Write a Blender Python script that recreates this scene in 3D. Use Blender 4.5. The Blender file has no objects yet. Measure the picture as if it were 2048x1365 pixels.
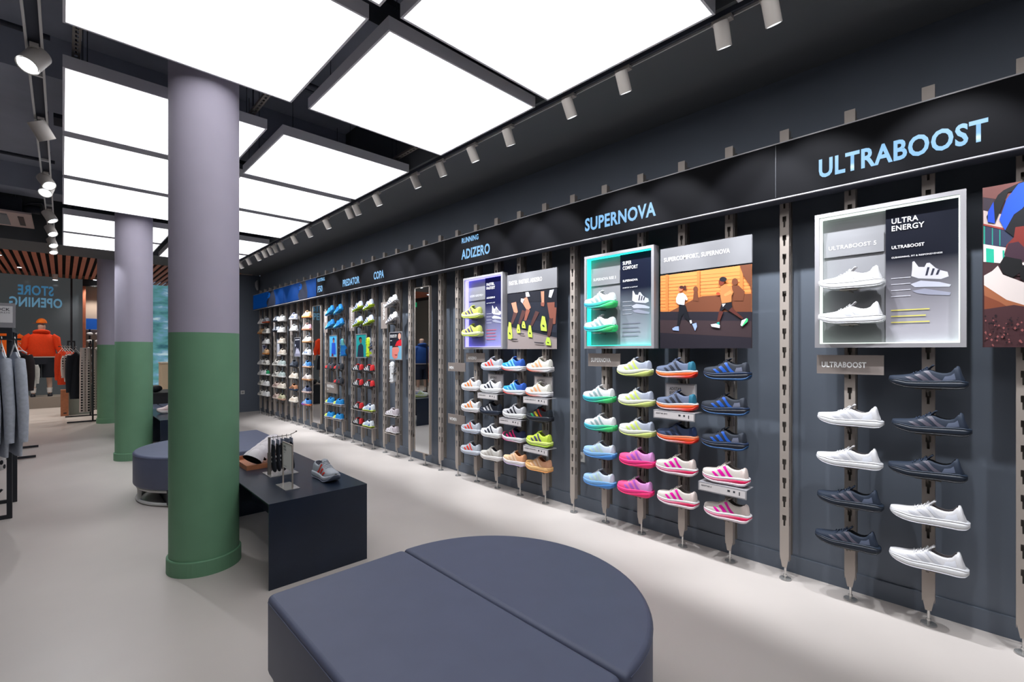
import bpy, math, random
from mathutils import Vector, Matrix
random.seed(7)
S = bpy.context.scene
COL = S.collection
PI = math.pi

# ------------------------------------------------------------------ camera, world, exposure
F_PX, HY, EYE = 930.0, 702.0, 1.4
YAW = math.atan((1024 - 125) / F_PX)
cd = bpy.data.cameras.new('camera'); cam = bpy.data.objects.new('camera', cd); COL.objects.link(cam)
cd.sensor_width = 36.0; cd.lens = 36.0 * F_PX / 2048
cd.shift_y = (HY - 682.5) / 2048
cd.clip_start = 0.05; cd.clip_end = 100
cam.location = (0, 0, EYE); cam.rotation_euler = (PI / 2, 0, -YAW)
S.camera = cam
w = bpy.data.worlds.new('world'); S.world = w; w.use_nodes = True
w.node_tree.nodes['Background'].inputs[0].default_value = (0.55, 0.68, 0.9, 1)
w.node_tree.nodes['Background'].inputs[1].default_value = 0.25
S.view_settings.view_transform = 'Standard'; S.view_settings.look = 'None'
S.view_settings.gamma = 1.0; S.view_settings.use_curve_mapping = False
S.view_settings.exposure = 0.0
S.cycles.use_denoising = True
S.cycles.max_bounces = 8; S.cycles.diffuse_bounces = 4; S.cycles.glossy_bounces = 4
S.cycles.sample_clamp_indirect = 6.0
PANEL_L = 2.2        # radiance of the ceiling light panels
SPOT_W = 95.0        # watts of each wall spot

# ------------------------------------------------------------------ materials
def lin(c):
    c = c / 255.0
    return c / 12.92 if c <= 0.04045 else ((c + 0.055) / 1.055) ** 2.4
def rgb(c): return (lin(c[0]), lin(c[1]), lin(c[2]), 1)
MATS = {}
def mat(name, c, rough=0.6, metal=0.0, em=0.0, noise=0.0, scale=40, bump=0.0, c2=None, axis=1, spec=0.5, coat=0.0, emc=None, ramp=(.2, .8)):
    """c2: colour at the far end of the object's own axis (colour fade of the thing itself)"""
    if name in MATS: return MATS[name]
    m = bpy.data.materials.new(name); m.use_nodes = True
    nt = m.node_tree; b = nt.nodes['Principled BSDF']
    b.inputs['Base Color'].default_value = rgb(c)
    b.inputs['Roughness'].default_value = rough
    b.inputs['Metallic'].default_value = metal
    b.inputs['Specular IOR Level'].default_value = spec
    b.inputs['Coat Weight'].default_value = coat
    if em:
        b.inputs['Emission Color'].default_value = rgb(emc or c); b.inputs['Emission Strength'].default_value = em
    src = None
    if c2 is not None:
        tc = nt.nodes.new('ShaderNodeTexCoord'); sp = nt.nodes.new('ShaderNodeSeparateXYZ')
        nt.links.new(tc.outputs['Generated'], sp.inputs[0])
        rp = nt.nodes.new('ShaderNodeValToRGB')
        rp.color_ramp.elements[0].position = ramp[0]; rp.color_ramp.elements[1].position = ramp[1]
        rp.color_ramp.elements[0].color = rgb(c); rp.color_ramp.elements[1].color = rgb(c2)
        nt.links.new(sp.outputs[axis], rp.inputs[0]); nt.links.new(rp.outputs[0], b.inputs['Base Color'])
        src = rp.outputs[0]
        if em: nt.links.new(src, b.inputs['Emission Color'])
    if noise or bump:
        tc = nt.nodes.new('ShaderNodeTexCoord'); nz = nt.nodes.new('ShaderNodeTexNoise')
        nz.inputs['Scale'].default_value = scale; nz.inputs['Detail'].default_value = 4
        nt.links.new(tc.outputs['Object'], nz.inputs['Vector'])
        if noise:
            mx = nt.nodes.new('ShaderNodeMix'); mx.data_type = 'RGBA'; mx.blend_type = 'MULTIPLY'
            mx.inputs[0].default_value = 1.0
            mr = nt.nodes.new('ShaderNodeMapRange')
            mr.inputs[1].default_value = 0.3; mr.inputs[2].default_value = 0.7
            mr.inputs[3].default_value = 1 - noise; mr.inputs[4].default_value = 1 + noise
            nt.links.new(nz.outputs[0], mr.inputs[0])
            cb = nt.nodes.new('ShaderNodeCombineColor')
            for i in range(3): nt.links.new(mr.outputs[0], cb.inputs[i])
            if src is not None: nt.links.new(src, mx.inputs[6])
            else: mx.inputs[6].default_value = rgb(c)
            nt.links.new(cb.outputs[0], mx.inputs[7]); nt.links.new(mx.outputs[2], b.inputs['Base Color'])
        if bump:
            bp = nt.nodes.new('ShaderNodeBump'); bp.inputs['Strength'].default_value = bump; bp.inputs['Distance'].default_value = 0.002
            nt.links.new(nz.outputs[0], bp.inputs['Height']); nt.links.new(bp.outputs[0], b.inputs['Normal'])
    MATS[name] = m
    return m
def cm(c, rough=0.6, **k):
    """material named after its colour"""
    if isinstance(c, bpy.types.Material): return c
    if isinstance(c[0], (tuple, list)):
        return mat('fade_%s_%s_%g' % (c[0], c[1], rough), c[0], rough, c2=c[1], **k)
    return mat('tone_%d_%d_%d_%g_%s' % (c[0], c[1], c[2], rough, sorted(k.items())), c, rough, **k)
def fab(c): return cm(c, 0.75, noise=0.08, scale=260, bump=0.15)
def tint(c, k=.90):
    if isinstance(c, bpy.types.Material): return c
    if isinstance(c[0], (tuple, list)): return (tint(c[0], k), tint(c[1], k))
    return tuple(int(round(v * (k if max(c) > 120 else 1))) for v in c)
def foam(c): return cm(tint(c), 0.5)
def fabs(c): return fab(tint(c))

M_FLOOR = mat('poured_floor', (201, 193, 188), 0.36, noise=0.035, scale=1.6, spec=0.4)
M_WALL = mat('wall_paint', (96, 104, 116), 0.6, noise=0.03, scale=3, bump=0.05)
M_WALLTOP = M_WALL
M_SOFFIT = mat('soffit_paint', (92, 96, 100), 0.8, noise=0.02, scale=3)
M_CEIL = mat('open_ceiling_paint', (172, 178, 194), 0.85, noise=0.05, scale=4)
M_DUCT = mat('dark_service_paint', (58, 62, 74), 0.7)
M_STEEL = mat('brushed_warm_steel', (168, 158, 150), 0.42, 0.25)
M_STEELD = mat('steel_side', (120, 114, 108), 0.42, 0.3)
M_CHROME = mat('chrome', (205, 203, 200), 0.25, 0.7)
M_PFRAME = mat('panel_frame_paint', (222, 222, 228), 0.6)
M_FRAME = mat('light_grey_frame', (158, 156, 160), 0.5, 0.2)
M_WHITEM = mat('white_powder_coat', (214, 212, 210), 0.5)
M_SPOT = mat('spot_grey', (196, 190, 184), 0.5)
M_BLACK = mat('black_powder_coat', (26, 30, 38), 0.5)
M_TABLE = mat('blued_black_steel', (30, 40, 57), 0.30, 0.2, noise=0.12, scale=5)
M_SEAT = mat('slate_leatherette', (92, 98, 121), 0.5, noise=0.03, scale=9, bump=0.08, spec=0.4)
M_LILAC = mat('lilac_plaster', (180, 174, 192), 0.7, noise=0.02, scale=6, bump=0.1)
M_GREEN = mat('green_plaster', (112, 160, 126), 0.65, noise=0.04, scale=5, bump=0.1)
M_LED = mat('led_screen_off', (7, 7, 11), 0.65, spec=0.08)
M_CARD = mat('bright_white_card', (240, 234, 232), .6)
M_TEXT = mat('led_blue_letters', (10, 14, 24), 0.5, em=1.0, emc=(128, 190, 240))
M_WTEXT = mat('white_lettering', (235, 235, 235), 0.6)
M_KTEXT = mat('dark_lettering', (40, 42, 50), 0.6)
M_PLAQUE = mat('taupe_plaque', (140, 130, 125), 0.5, 0.2)
M_PLAQUEL = mat('pale_grey_plaque', (126, 126, 130), 0.55)
M_MIRROR = mat('mirror', (225, 228, 230), 0.02, 1.0)
M_WOOD = mat('cedar_slat', (176, 104, 78), 0.6, noise=0.12, scale=14)
M_OAK = mat('tray_wood', (176, 112, 78), 0.55, noise=0.12, scale=20)

# ------------------------------------------------------------------ mesh building
CH = {}
class MB:
    def __init__(s): s.v = []; s.f = []; s.m = []; s.mats = []; s.sm = []
    def mi(s, m):
        if m not in s.mats: s.mats.append(m)
        return s.mats.index(m)
    def add(s, vs, fs, m, smooth=False):
        o = len(s.v); s.v += [tuple(p) for p in vs]; i = s.mi(m)
        for f in fs: s.f.append(tuple(a + o for a in f)); s.m.append(i); s.sm.append(smooth)
        return s
    def box(s, x0, x1, y0, y1, z0, z1, m):
        v = [(x, y, z) for x in (x0, x1) for y in (y0, y1) for z in (z0, z1)]
        return s.add(v, [(0, 1, 3, 2), (4, 6, 7, 5), (0, 4, 5, 1), (2, 3, 7, 6), (0, 2, 6, 4), (1, 5, 7, 3)], m)
    def prism(s, pts, z0, z1, m, smooth=False):
        n = len(pts)
        v = [(x, y, z0) for x, y in pts] + [(x, y, z1) for x, y in pts]
        s.add(v, [(i, (i + 1) % n, n + (i + 1) % n, n + i) for i in range(n)], m, smooth)
        s.add(v, [tuple(range(n - 1, -1, -1)), tuple(range(n, 2 * n))], m)
        return s
    def loft(s, rings, m, smooth=True, cap=True, closed=True):
        n = len(rings[0]); v = [p for r in rings for p in r]; fs = []
        for a in range(len(rings) - 1):
            for i in range(n if closed else n - 1):
                j = (i + 1) % n; fs.append((a * n + i, a * n + j, (a + 1) * n + j, (a + 1) * n + i))
        s.add(v, fs, m, smooth)
        if cap and closed:
            s.add(rings[0], [tuple(range(n - 1, -1, -1))], m, smooth); s.add(rings[-1], [tuple(range(n))], m, smooth)
        return s
    def cyl(s, p, q, r, m, n=12, r2=None, smooth=True, cap=True):
        p = Vector(p); q = Vector(q); d = (q - p).normalized()
        a = d.orthogonal().normalized(); b = d.cross(a); r2 = r if r2 is None else r2
        R = [[tuple(c + (a * math.cos(2 * PI * i / n) + b * math.sin(2 * PI * i / n)) * rr) for i in range(n)] for c, rr in ((p, r), (q, r2))]
        s.loft(R, m, smooth, False)
        if cap: s.add(R[0], [tuple(range(n - 1, -1, -1))], m); s.add(R[1], [tuple(range(n))], m)
        return s
    def tube(s, pts, r, m, n=8):
        pts = [Vector(p) for p in pts]; rings = []; a = None
        for i, p in enumerate(pts):
            d = (pts[min(i + 1, len(pts) - 1)] - pts[max(i - 1, 0)]).normalized()
            a = (a - d * a.dot(d)).normalized() if a is not None and (a - d * a.dot(d)).length > 1e-4 else d.orthogonal().normalized()
            b = d.cross(a); rr = r[i] if isinstance(r, (list, tuple)) else r
            rings.append([tuple(p + (a * math.cos(2 * PI * k / n) + b * math.sin(2 * PI * k / n)) * rr) for k in range(n)])
        return s.loft(rings, m)
    def ball(s, c, r, m, n=12, k=8, sc=(1, 1, 1)):
        rings = [[(c[0] + r * sc[0] * math.sin(PI * j / k) * math.cos(2 * PI * i / n), c[1] + r * sc[1] * math.sin(PI * j / k) * math.sin(2 * PI * i / n),
                   c[2] + r * sc[2] * math.cos(PI * j / k)) for i in range(n)] for j in range(k, -1, -1)]
        return s.loft(rings, m, cap=False)
    def build(s, name, parent=None, loc=None, rot=None):
        me = bpy.data.meshes.new(name); me.from_pydata(s.v, [], s.f)
        for m in s.mats: me.materials.append(m)
        me.polygons.foreach_set('material_index', s.m); me.polygons.foreach_set('use_smooth', s.sm)
        me.update()
        o = bpy.data.objects.new(name, me); COL.objects.link(o)
        if parent: o.parent = parent; CH.setdefault(parent.name, []).append(o)
        if loc: o.location = loc
        if rot: o.rotation_euler = rot
        return o

def tag(o, label, cat, group=None, kind=None):
    if kind: o['kind'] = kind
    if label: o['label'] = label
    if cat: o['category'] = cat
    if group: o['group'] = group
    return o
def thing(name, label, cat, loc=(0, 0, 0), rz=0, group=None, rot=None):
    o = bpy.data.objects.new(name, None); COL.objects.link(o); o.empty_display_size = 0.05
    o.location = loc; o.rotation_euler = rot or (0, 0, rz)
    return tag(o, label, cat, group)
def dup(root, label, loc, rot=None, group=None):
    r = root.copy(); COL.objects.link(r); r.location = loc
    if rot is not None: r.rotation_euler = rot
    r['label'] = label
    if group: r['group'] = group
    def kids(a, b):
        for ch in CH.get(a.name, []):
            c = ch.copy(); COL.objects.link(c); c.parent = b; kids(ch, c)
    kids(root, r)
    return r
KIDS = {}
def struct(name, mb): return tag(mb.build(name), None, None, kind='structure')
def bx(name, dims, m, parent=None):
    return MB().box(*dims, m).build(name, parent)

def text(s, name, parent, m, x, y_left, z_base, cap, width=None, vertical=False, bold=0.0, depth=0.0008, align='L', facing='-X', ext=None):
    """lettering on a plane facing -X; y_left is the end at the reader's left (larger Y)"""
    cu = bpy.data.curves.new(name, 'FONT'); cu.body = s; cu.size = 1.0; cu.offset = bold; cu.extrude = 0
    cu.space_line = 1.0; cu.space_character = 1.06; cu.resolution_u = 3
    if vertical: cu.space_line = 0.95
    to = bpy.data.objects.new('tmp', cu); COL.objects.link(to)
    dg = bpy.context.evaluated_depsgraph_get(); me = bpy.data.meshes.new_from_object(to.evaluated_get(dg))
    bpy.data.objects.remove(to); bpy.data.curves.remove(cu)
    xs = [v.co.x for v in me.vertices]; ys = [v.co.y for v in me.vertices]
    x0, x1 = min(xs), max(xs); y0, y1 = min(ys), max(ys)
    nl = s.count('\n') + 1
    sy = cap / (y1 - y0); sx = (width / (x1 - x0)) if width else sy
    for v in me.vertices:
        a = (v.co.x - x0) * sx; b = (v.co.y - y0) * sy
        if facing == '-X': v.co = (x, y_left - a, z_base + b)
        elif facing == '-Y': v.co = (y_left + a, x, z_base + b)
        elif facing == '+Y': v.co = (y_left - a, x, z_base + b)
    me.materials.clear(); me.materials.append(m)
    o = bpy.data.objects.new(name, me); COL.objects.link(o)
    if parent: o.parent = parent; CH.setdefault(parent.name, []).append(o)
    return o

def interp(pts, t):
    if t <= pts[0][0]: return pts[0][1]
    if t >= pts[-1][0]: return pts[-1][1]
    for i in range(len(pts) - 1):
        if pts[i][0] <= t <= pts[i + 1][0]: break
    x0, y0 = pts[i]; x1, y1 = pts[i + 1]; h = x1 - x0; d = (y1 - y0) / h
    def slope(k):
        if k <= 0 or k >= len(pts) - 1:
            return d
        a = (pts[k][1] - pts[k - 1][1]) / (pts[k][0] - pts[k - 1][0]); b = (pts[k + 1][1] - pts[k][1]) / (pts[k + 1][0] - pts[k][0])
        return 0 if a * b <= 0 else 2 * a * b / (a + b)
    m0 = slope(i); m1 = slope(i + 1); s = (t - x0) / h
    return (2 * s**3 - 3 * s**2 + 1) * y0 + (s**3 - 2 * s**2 + s) * h * m0 + (-2 * s**3 + 3 * s**2) * y1 + (s**3 - s**2) * h * m1

# ------------------------------------------------------------------ room shell
XW = 3.32; YF = 11.9; ZS = 3.14
fl = MB(); fl.box(-4.2, XW + .3, -2.6, 17.6, -0.1, 0, M_FLOOR); struct('floor', fl)
struct('wall_right', MB().box(XW, XW + .2, -2.6, YF, 0, 3.9, M_WALL))
struct('wall_far', MB().box(2.0, XW + .2, YF, YF + .15, 0, 3.14, M_WALL))
struct('wall_behind', MB().box(-4.2, XW + .2, -2.75, -2.6, 0, 4.2, M_WALL))
M_LEFTW = mat('left_wall_paint', (150, 150, 146), 0.8)
struct('wall_left', MB().box(-4.35, -4.2, -2.75, 17.6, 0, 4.2, M_LEFTW))
struct('wall_front', MB().box(2.75, 3.2, 16.9, 17.1, 0, 4.2, M_LEFTW))
struct('wall_entrance', MB().box(3.2, 3.35, YF + .15, 17.1, 0, 4.2, M_LEFTW))
struct('ceiling', MB().box(-4.2, XW + .2, -2.75, 17.1, 3.95, 4.2, M_CEIL))
# soffit along the wall and across the far end
so = MB(); so.box(2.40, XW, -2.6, 10.62, ZS, 3.95, M_SOFFIT); so.box(-4.2, XW, 10.62, 11.75, ZS, 3.95, M_SOFFIT)
struct('ceiling_soffit', so)
struct('baseboard_right', MB().box(XW - .012, XW, -2.6, YF, 0, 0.105, M_WALL))
struct('baseboard_far', MB().box(2.0, XW, YF - .012, YF, 0, 0.105, M_WALL))
# ceiling beams and services over the open part
bm_ = MB()
for y in (1.2, 5.3, 9.2): bm_.box(-4.2, 2.40, y, y + .45, 3.62, 3.95, M_CEIL)
struct('ceiling_beams', bm_)
wd = MB()
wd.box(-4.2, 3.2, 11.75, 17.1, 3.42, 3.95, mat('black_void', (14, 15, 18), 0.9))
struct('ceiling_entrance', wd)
sl = MB(); x = -3.0
while x < 3.1:
    sl.box(x, x + .068, 11.76, 16.85, 3.30, 3.322, M_WOOD); x += .122
tag(sl.build('slatted_ceiling'), 'cedar slat ceiling over the shop entrance', 'ceiling slats', kind='structure')

# services
RODS = {}
def rod(parent, name, loc, length, r, m=None):
    m = m or M_DUCT; key = (round(length, 3), r, m.name)
    if key not in RODS:
        b = MB(); b.cyl((0, 0, 0), (0, 0, length), r, m, 6); o = b.build(name, parent, loc); RODS[key] = o.data; return o
    o = bpy.data.objects.new(name, RODS[key]); COL.objects.link(o); o.parent = parent; o.location = loc; return o
p = thing('service_pipe', 'dark pipe crossing above the first pair of light panels', 'pipe')
MB().cyl((-4.1, 3.62, 3.42), (2.38, 3.62, 3.42), .022, M_DUCT).build('pipe_run', p)
MB().cyl((-4.1, 3.75, 3.45), (2.38, 3.75, 3.45), .012, M_DUCT).build('conduit', p)
def slot_rail(xc, y0, y1, z, label):
    t = thing('slotted_rail', label, 'rail')
    b = MB(); b.box(xc - .02, xc - .008, y0, y1, z, z + .02, M_STEELD); b.box(xc + .008, xc + .02, y0, y1, z, z + .02, M_STEELD)
    y = y0
    while y < y1: b.box(xc - .008, xc + .008, y, y + .02, z, z + .004, M_STEELD); y += .05
    b.build('rail', t)
    for y in (y0 + .06, y1 - .06): rod(t, 'hanger_rod', (xc, y, z + .02), 3.95 - z - .02, .005)
slot_rail(0.06, 3.2, 4.0, 3.22, 'slotted hanging rail above the left end of the wide panel gap')
slot_rail(1.05, 3.2, 4.0, 3.22, 'slotted hanging rail above the middle of the wide panel gap')
slot_rail(2.28, 3.2, 4.0, 3.22, 'slotted hanging rail above the wall end of the wide panel gap')
slot_rail(1.05, .7, 1.2, 3.22, 'slotted hanging rail over the nearest narrow panel gap')
slot_rail(0.06, 7.35, 8.15, 3.22, 'slotted hanging rail above the gap by the second column')
for y0, lb in ((2.6, 'dark cable tray over the nearest panels'), (6.0, 'dark cable tray over the middle panels')):
    MBt = MB().box(-.06, 2.38, y0, y0 + .22, 3.55, 3.59, M_DUCT)
    tag(MBt.build('cable_tray'), lb, 'cable tray')

# ------------------------------------------------------------------ luminous ceiling panels
M_DIFF = mat('luminous_fabric', (250, 250, 252), 0.8, em=PANEL_L)
def light_panel(x0, x1, y0, y1, label):
    z = 3.10; h = .075
    t = thing('ceiling_light_panel', label, 'ceiling light', ((x0 + x1) / 2, (y0 + y1) / 2, z), group='square luminous ceiling panels')
    a = (x1 - x0) / 2; b = (y1 - y0) / 2
    f = MB(); e = .012
    f.box(-a, -a + e, -b, b, 0, h, M_PFRAME); f.box(a - e, a, -b, b, 0, h, M_PFRAME)
    f.box(-a + e, a - e, -b, -b + e, 0, h, M_PFRAME); f.box(-a + e, a - e, b - e, b, 0, h, M_PFRAME)
    f.box(-a + e, a - e, -b + e, b - e, h - .01, h, M_PFRAME)
    f.build('frame', t)
    MB().box(-a + e, a - e, -b + e, b - e, .003, .012, M_DIFF).build('diffuser', t)
    for sx in (-1, 1):
        for sy in (-1, 1): rod(t, 'suspension_wire', (sx * a * .8, sy * b * .8, h), .775, .0025)
rows = [(-1.50, -.37, 'behind the camera'), (-.26, .865, 'overhead beside the camera'), (.975, 2.105, 'in the nearest row in view'), (2.22, 3.345, 'just before the front column'),
        (3.865, 4.99, 'just beyond the front column'), (5.10, 6.235, 'two rows beyond the front column'), (6.345, 7.48, 'just before the second column'),
        (8.02, 9.16, 'just beyond the second column'), (9.27, 10.42, 'in the farthest row')]
for y0, y1, d in rows:
    light_panel(0.0, 1.128, y0, y1, 'white ceiling light panel on the aisle side, ' + d)
    light_panel(1.24, 2.372, y0, y1, 'white ceiling light panel on the shoe wall side, ' + d)

# ------------------------------------------------------------------ spotlights
ORD = ['first', 'second', 'third', 'fourth', 'fifth', 'sixth', 'seventh', 'eighth', 'ninth', 'tenth', 'eleventh', 'twelfth', 'thirteenth', 'fourteenth', 'fifteenth',
       'sixteenth', 'seventeenth', 'eighteenth', 'nineteenth', 'twentieth', 'twenty-first', 'twenty-second', 'twenty-third', 'twenty-fourth', 'twenty-fifth', 'twenty-sixth']
M_LENS = mat('lit_lens', (235, 245, 255), 0.4, em=6.0)
tr = thing('light_track', 'slim track along the soffit edge beside the shoe wall', 'track')
b = MB(); b.box(2.425, 2.437, -1.5, 10.6, 3.112, 3.14, M_DUCT); b.box(2.437, 2.463, -1.5, 10.6, 3.126, 3.14, M_DUCT); b.box(2.463, 2.470, -1.5, 10.6, 3.112, 3.14, M_WHITEM); b.build('rail', tr)
tl = thing('light_track', 'pale double rail track hanging over the aisle', 'track')
b = MB(); b.box(-.150, -.139, 2.0, 10.6, 3.10, 3.13, M_WHITEM); b.box(-.088, -.077, 2.0, 10.6, 3.10, 3.13, M_WHITEM); b.box(-.139, -.088, 2.0, 10.6, 3.122, 3.13, M_DUCT); b.build('rail', tl)
for y in (2.6, 4.15, 5.5, 7.0, 8.4, 9.9): rod(tl, 'suspension_wire', (-.113, y, 3.13), .82, .004)
y = 2.3
while y < 10.5: MB().box(-.139, -.088, y, y + .018, 3.10, 3.122, M_WHITEM).build('rail_joint', tl); y += .9
def spotlight(x, y, z, aim, label, power, r=.037, h=.12, angle=60, group='cylindrical track spotlights'):
    """z is the underside of the track"""
    t = thing('track_spotlight', label, 'spotlight', (x, y, z), group=group)
    MB().box(-.018, .018, -.05, .05, -.02, 0.0, M_SPOT).build('adapter', t)
    d = (Vector(aim) - Vector((x, y, z - .08))).normalized()
    c = Vector((0, 0, -.075)); top = c - d * h * .45; bot = c + d * h * .55
    MB().cyl((0, 0, -.018), tuple(top + Vector((0, 0, -.004))), .010, M_SPOT, 8).build('joint', t)
    hs = MB(); hs.cyl(tuple(top), tuple(bot), r, M_SPOT, 20, cap=False)
    hs.cyl(tuple(top - d * .0001), tuple(top), r * .98, M_SPOT, 20)
    hs.cyl(tuple(bot - d * .012), tuple(bot), r * .86, M_SPOT, 20, cap=False)
    hs = hs.build('housing', t)
    MB().cyl(tuple(bot - d * .010), tuple(bot - d * .008), r * .84, M_LENS, 20).build('lens', hs)
    ld = bpy.data.lights.new('spot_beam', 'SPOT'); ld.energy = power; ld.spot_size = math.radians(angle); ld.spot_blend = .45
    ld.shadow_soft_size = .02; ld.color = (0.93, 0.96, 1.0)
    lo = bpy.data.objects.new('spot_beam', ld); COL.objects.link(lo); lo.parent = t
    lo.location = tuple(bot + d * .004); lo.rotation_euler = d.to_track_quat('-Z', 'Y').to_euler()
spot_y = [-1.2, -.5, .12, .74, .97, 1.56, 1.98, 2.57, 3.0, 3.45, 3.87, 4.63, 5.12, 5.31, 5.96, 6.57, 7.13, 7.7, 7.98, 8.23, 8.52, 8.9, 9.45, 9.98]
for i, y in enumerate(spot_y):
    n = i - 3
    lab = ('pale cylindrical spotlight on the wall side track, %s counted from the top of the photo' % ORD[n]) if n >= 0 else \
        ('pale cylindrical spotlight on the wall side track, %s behind the photo edge' % ORD[2 - i])
    spotlight(2.447, y, 3.112, (3.32, y + random.uniform(-.12, .2), 1.30), lab, SPOT_W)
for i, (y, ax, ay) in enumerate(((3.72, -1.2, -1.5), (4.86, 1.5, 1.0), (6.30, 1.2, -2.2), (6.62, -.6, -2.5), (7.9, 1.3, -.8), (8.83, 1.0, -1.6), (9.8, .8, -1.8), (10.45, .5, -1.6))):
    spotlight(-.113, y, 3.10, (-.113 + ax, y + ay, 0.4), 'tilted spotlight on the aisle track, %s counted from the camera' % ORD[i], 45, r=.052, h=.13, angle=50)

# ------------------------------------------------------------------ columns
def column(y, label):
    t = thing('column', label, 'column', (.673, y, 0))
    n = 48
    def ring(r, z): return [(r * math.cos(2 * PI * i / n), r * math.sin(2 * PI * i / n), z) for i in range(n)]
    MB().loft([ring(.195, 1.515), ring(.195, 3.945)], M_LILAC).build('upper_shaft', t)
    MB().loft([ring(.195, .0), ring(.195, 1.515)], M_GREEN).build('lower_shaft', t)
    k = MB(); k.loft([ring(.207, 0), ring(.207, .09), ring(.203, .095), ring(.1955, .095)], M_GREEN, smooth=False, cap=False); k.build('skirting', t)
column(3.60, 'front round column, lilac above and green below')
column(7.80, 'middle round column, lilac above green, by the round bench end')
column(12.02, 'farthest round column, lilac above green, beside the clothes rack')

# ------------------------------------------------------------------ benches
def rounded(pts, z0, z1, rr, mb, m, inset=.02, side=None):
    """prism with rounded top edge; pts counterclockwise outline"""
    n = len(pts)
    def off(d):
        out = []
        for i in range(n):
            a = Vector(pts[i - 1]); b = Vector(pts[i]); c = Vector(pts[(i + 1) % n])
            e1 = (b - a).normalized(); e2 = (c - b).normalized()
            n1 = Vector((-e1.y, e1.x)); n2 = Vector((-e2.y, e2.x)); nn = (n1 + n2)
            nn = nn / max(nn.length_squared, 1e-6) * 2
            out.append((b + nn * d))
        return out
    rings = []
    for k in range(4):
        a = PI / 2 * k / 3; o = off(rr * (1 - math.sin(a))); rings.append([(q.x, q.y, z0 + rr * (1 - math.cos(a))) for q in o])
    for k in range(5):
        a = PI / 2 * k / 4; o = off(rr * (1 - math.cos(a))); rings.append([(q.x, q.y, z1 - rr + rr * math.sin(a)) for q in o])
    mb.loft(rings, m)
def fillet(pts, r, n=5):
    out = []
    for i in range(len(pts)):
        a = Vector(pts[i - 1]); b = Vector(pts[i]); c = Vector(pts[(i + 1) % len(pts)])
        u = (a - b).normalized(); v = (c - b).normalized()
        for k in range(n + 1):
            s = k / n; p0 = b + u * r * (1 - s) ** 2 + v * r * s ** 2
            out.append((p0.x, p0.y))
    return out
def bench(cx, cy, flip, label):
    t = thing('upholstered_bench', label, 'bench', (cx, cy, 0), rz=PI if flip else 0)
    R = .61; g = .004
    c = MB(); rounded(fillet([(-R, -R), (-g, -R), (-g, R), (-R, R)], .035), .15, .45, .018, c, M_SEAT); c.build('square_cushion', t)
    pts = [(g + (R - g) * math.cos(a), R * math.sin(a)) for a in [(-PI / 2 + PI * i / 40) for i in range(41)]]
    c = MB(); rounded(pts, .15, .45, .018, c, M_SEAT); c.build('half_round_cushion', t)
    s_ = MB()
    for z in (.432,):
        pp = [(-R - .001, -R + .03, z), (-R - .001, R - .03, z)]
        s_.tube(pp, .0016, M_SEAT, 6)
        s_.tube([(-R + .03, -R - .001, z), (-.02, -R - .001, z)], .0016, M_SEAT, 6)
        s_.tube([((R + .001) * math.cos(a), (R + .001) * math.sin(a), z) for a in [(-PI / 2 + .05 + (PI - .1) * i / 40) for i in range(41)]], .0016, M_SEAT, 6)
    s_.build('piping', t)
    f = MB(); r2 = R - .035
    for z in (.018, .135):
        arc = [(r2 * math.cos(-PI / 2 + PI * i / 40), r2 * math.sin(-PI / 2 + PI * i / 40), z) for i in range(41)]
        f.tube(arc + [(-r2, r2, z), (-r2, -r2, z), (0, -r2, z)], .016, M_WHITEM, 8)
    f.build('base_ring', t)
    for a in (-80, -38, 8, 55):
        a = math.radians(a); q = (r2 * math.cos(a), r2 * math.sin(a))
        MB().box(q[0] - .015, q[0] + .015, q[1] - .015, q[1] + .015, .018, .135, M_WHITEM).build('leg', t)
    for q in ((-r2, -r2), (-r2, r2)):
        MB().box(q[0] - .015, q[0] + .015, q[1] - .015, q[1] + .015, .018, .135, M_WHITEM).build('leg', t)
    MB().box(-R + .12, R - .2, -R + .15, R - .15, .02, .15, M_BLACK).build('under_box', t)
bench(1.178, 1.355, False, 'large slate grey bench with half round end, nearest the camera')
bench(1.08, 5.56, True, 'slate bench on white ring base behind the front column')
bench(1.22, 9.75, True, 'slate bench glimpsed between the columns, beyond the far table')

# ------------------------------------------------------------------ tables
def table(x0, x1, y0, y1, label):
    t = thing('display_table', label, 'table', (x0, y0, 0)); W = x1 - x0; D = y1 - y0; h = .505; e = .008
    MB().box(0, W, 0, D, h - e, h, M_TABLE).build('top', t)
    MB().box(0, W, 0, e, 0, h - e, M_TABLE).build('side_panel', t)
    MB().box(0, W, D - e, D, 0, h - e, M_TABLE).build('side_panel', t)
    MB().box(W * .5 - .004, W * .5 + .004, e, D - e, .12, h - e, M_TABLE).build('centre_panel', t)
table(.863, 1.473, 2.928, 4.42, 'low black steel table carrying socks, caps and a shoe')
table(.90, 1.52, 7.42, 8.98, 'low black steel table seen between the two nearer columns')

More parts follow.
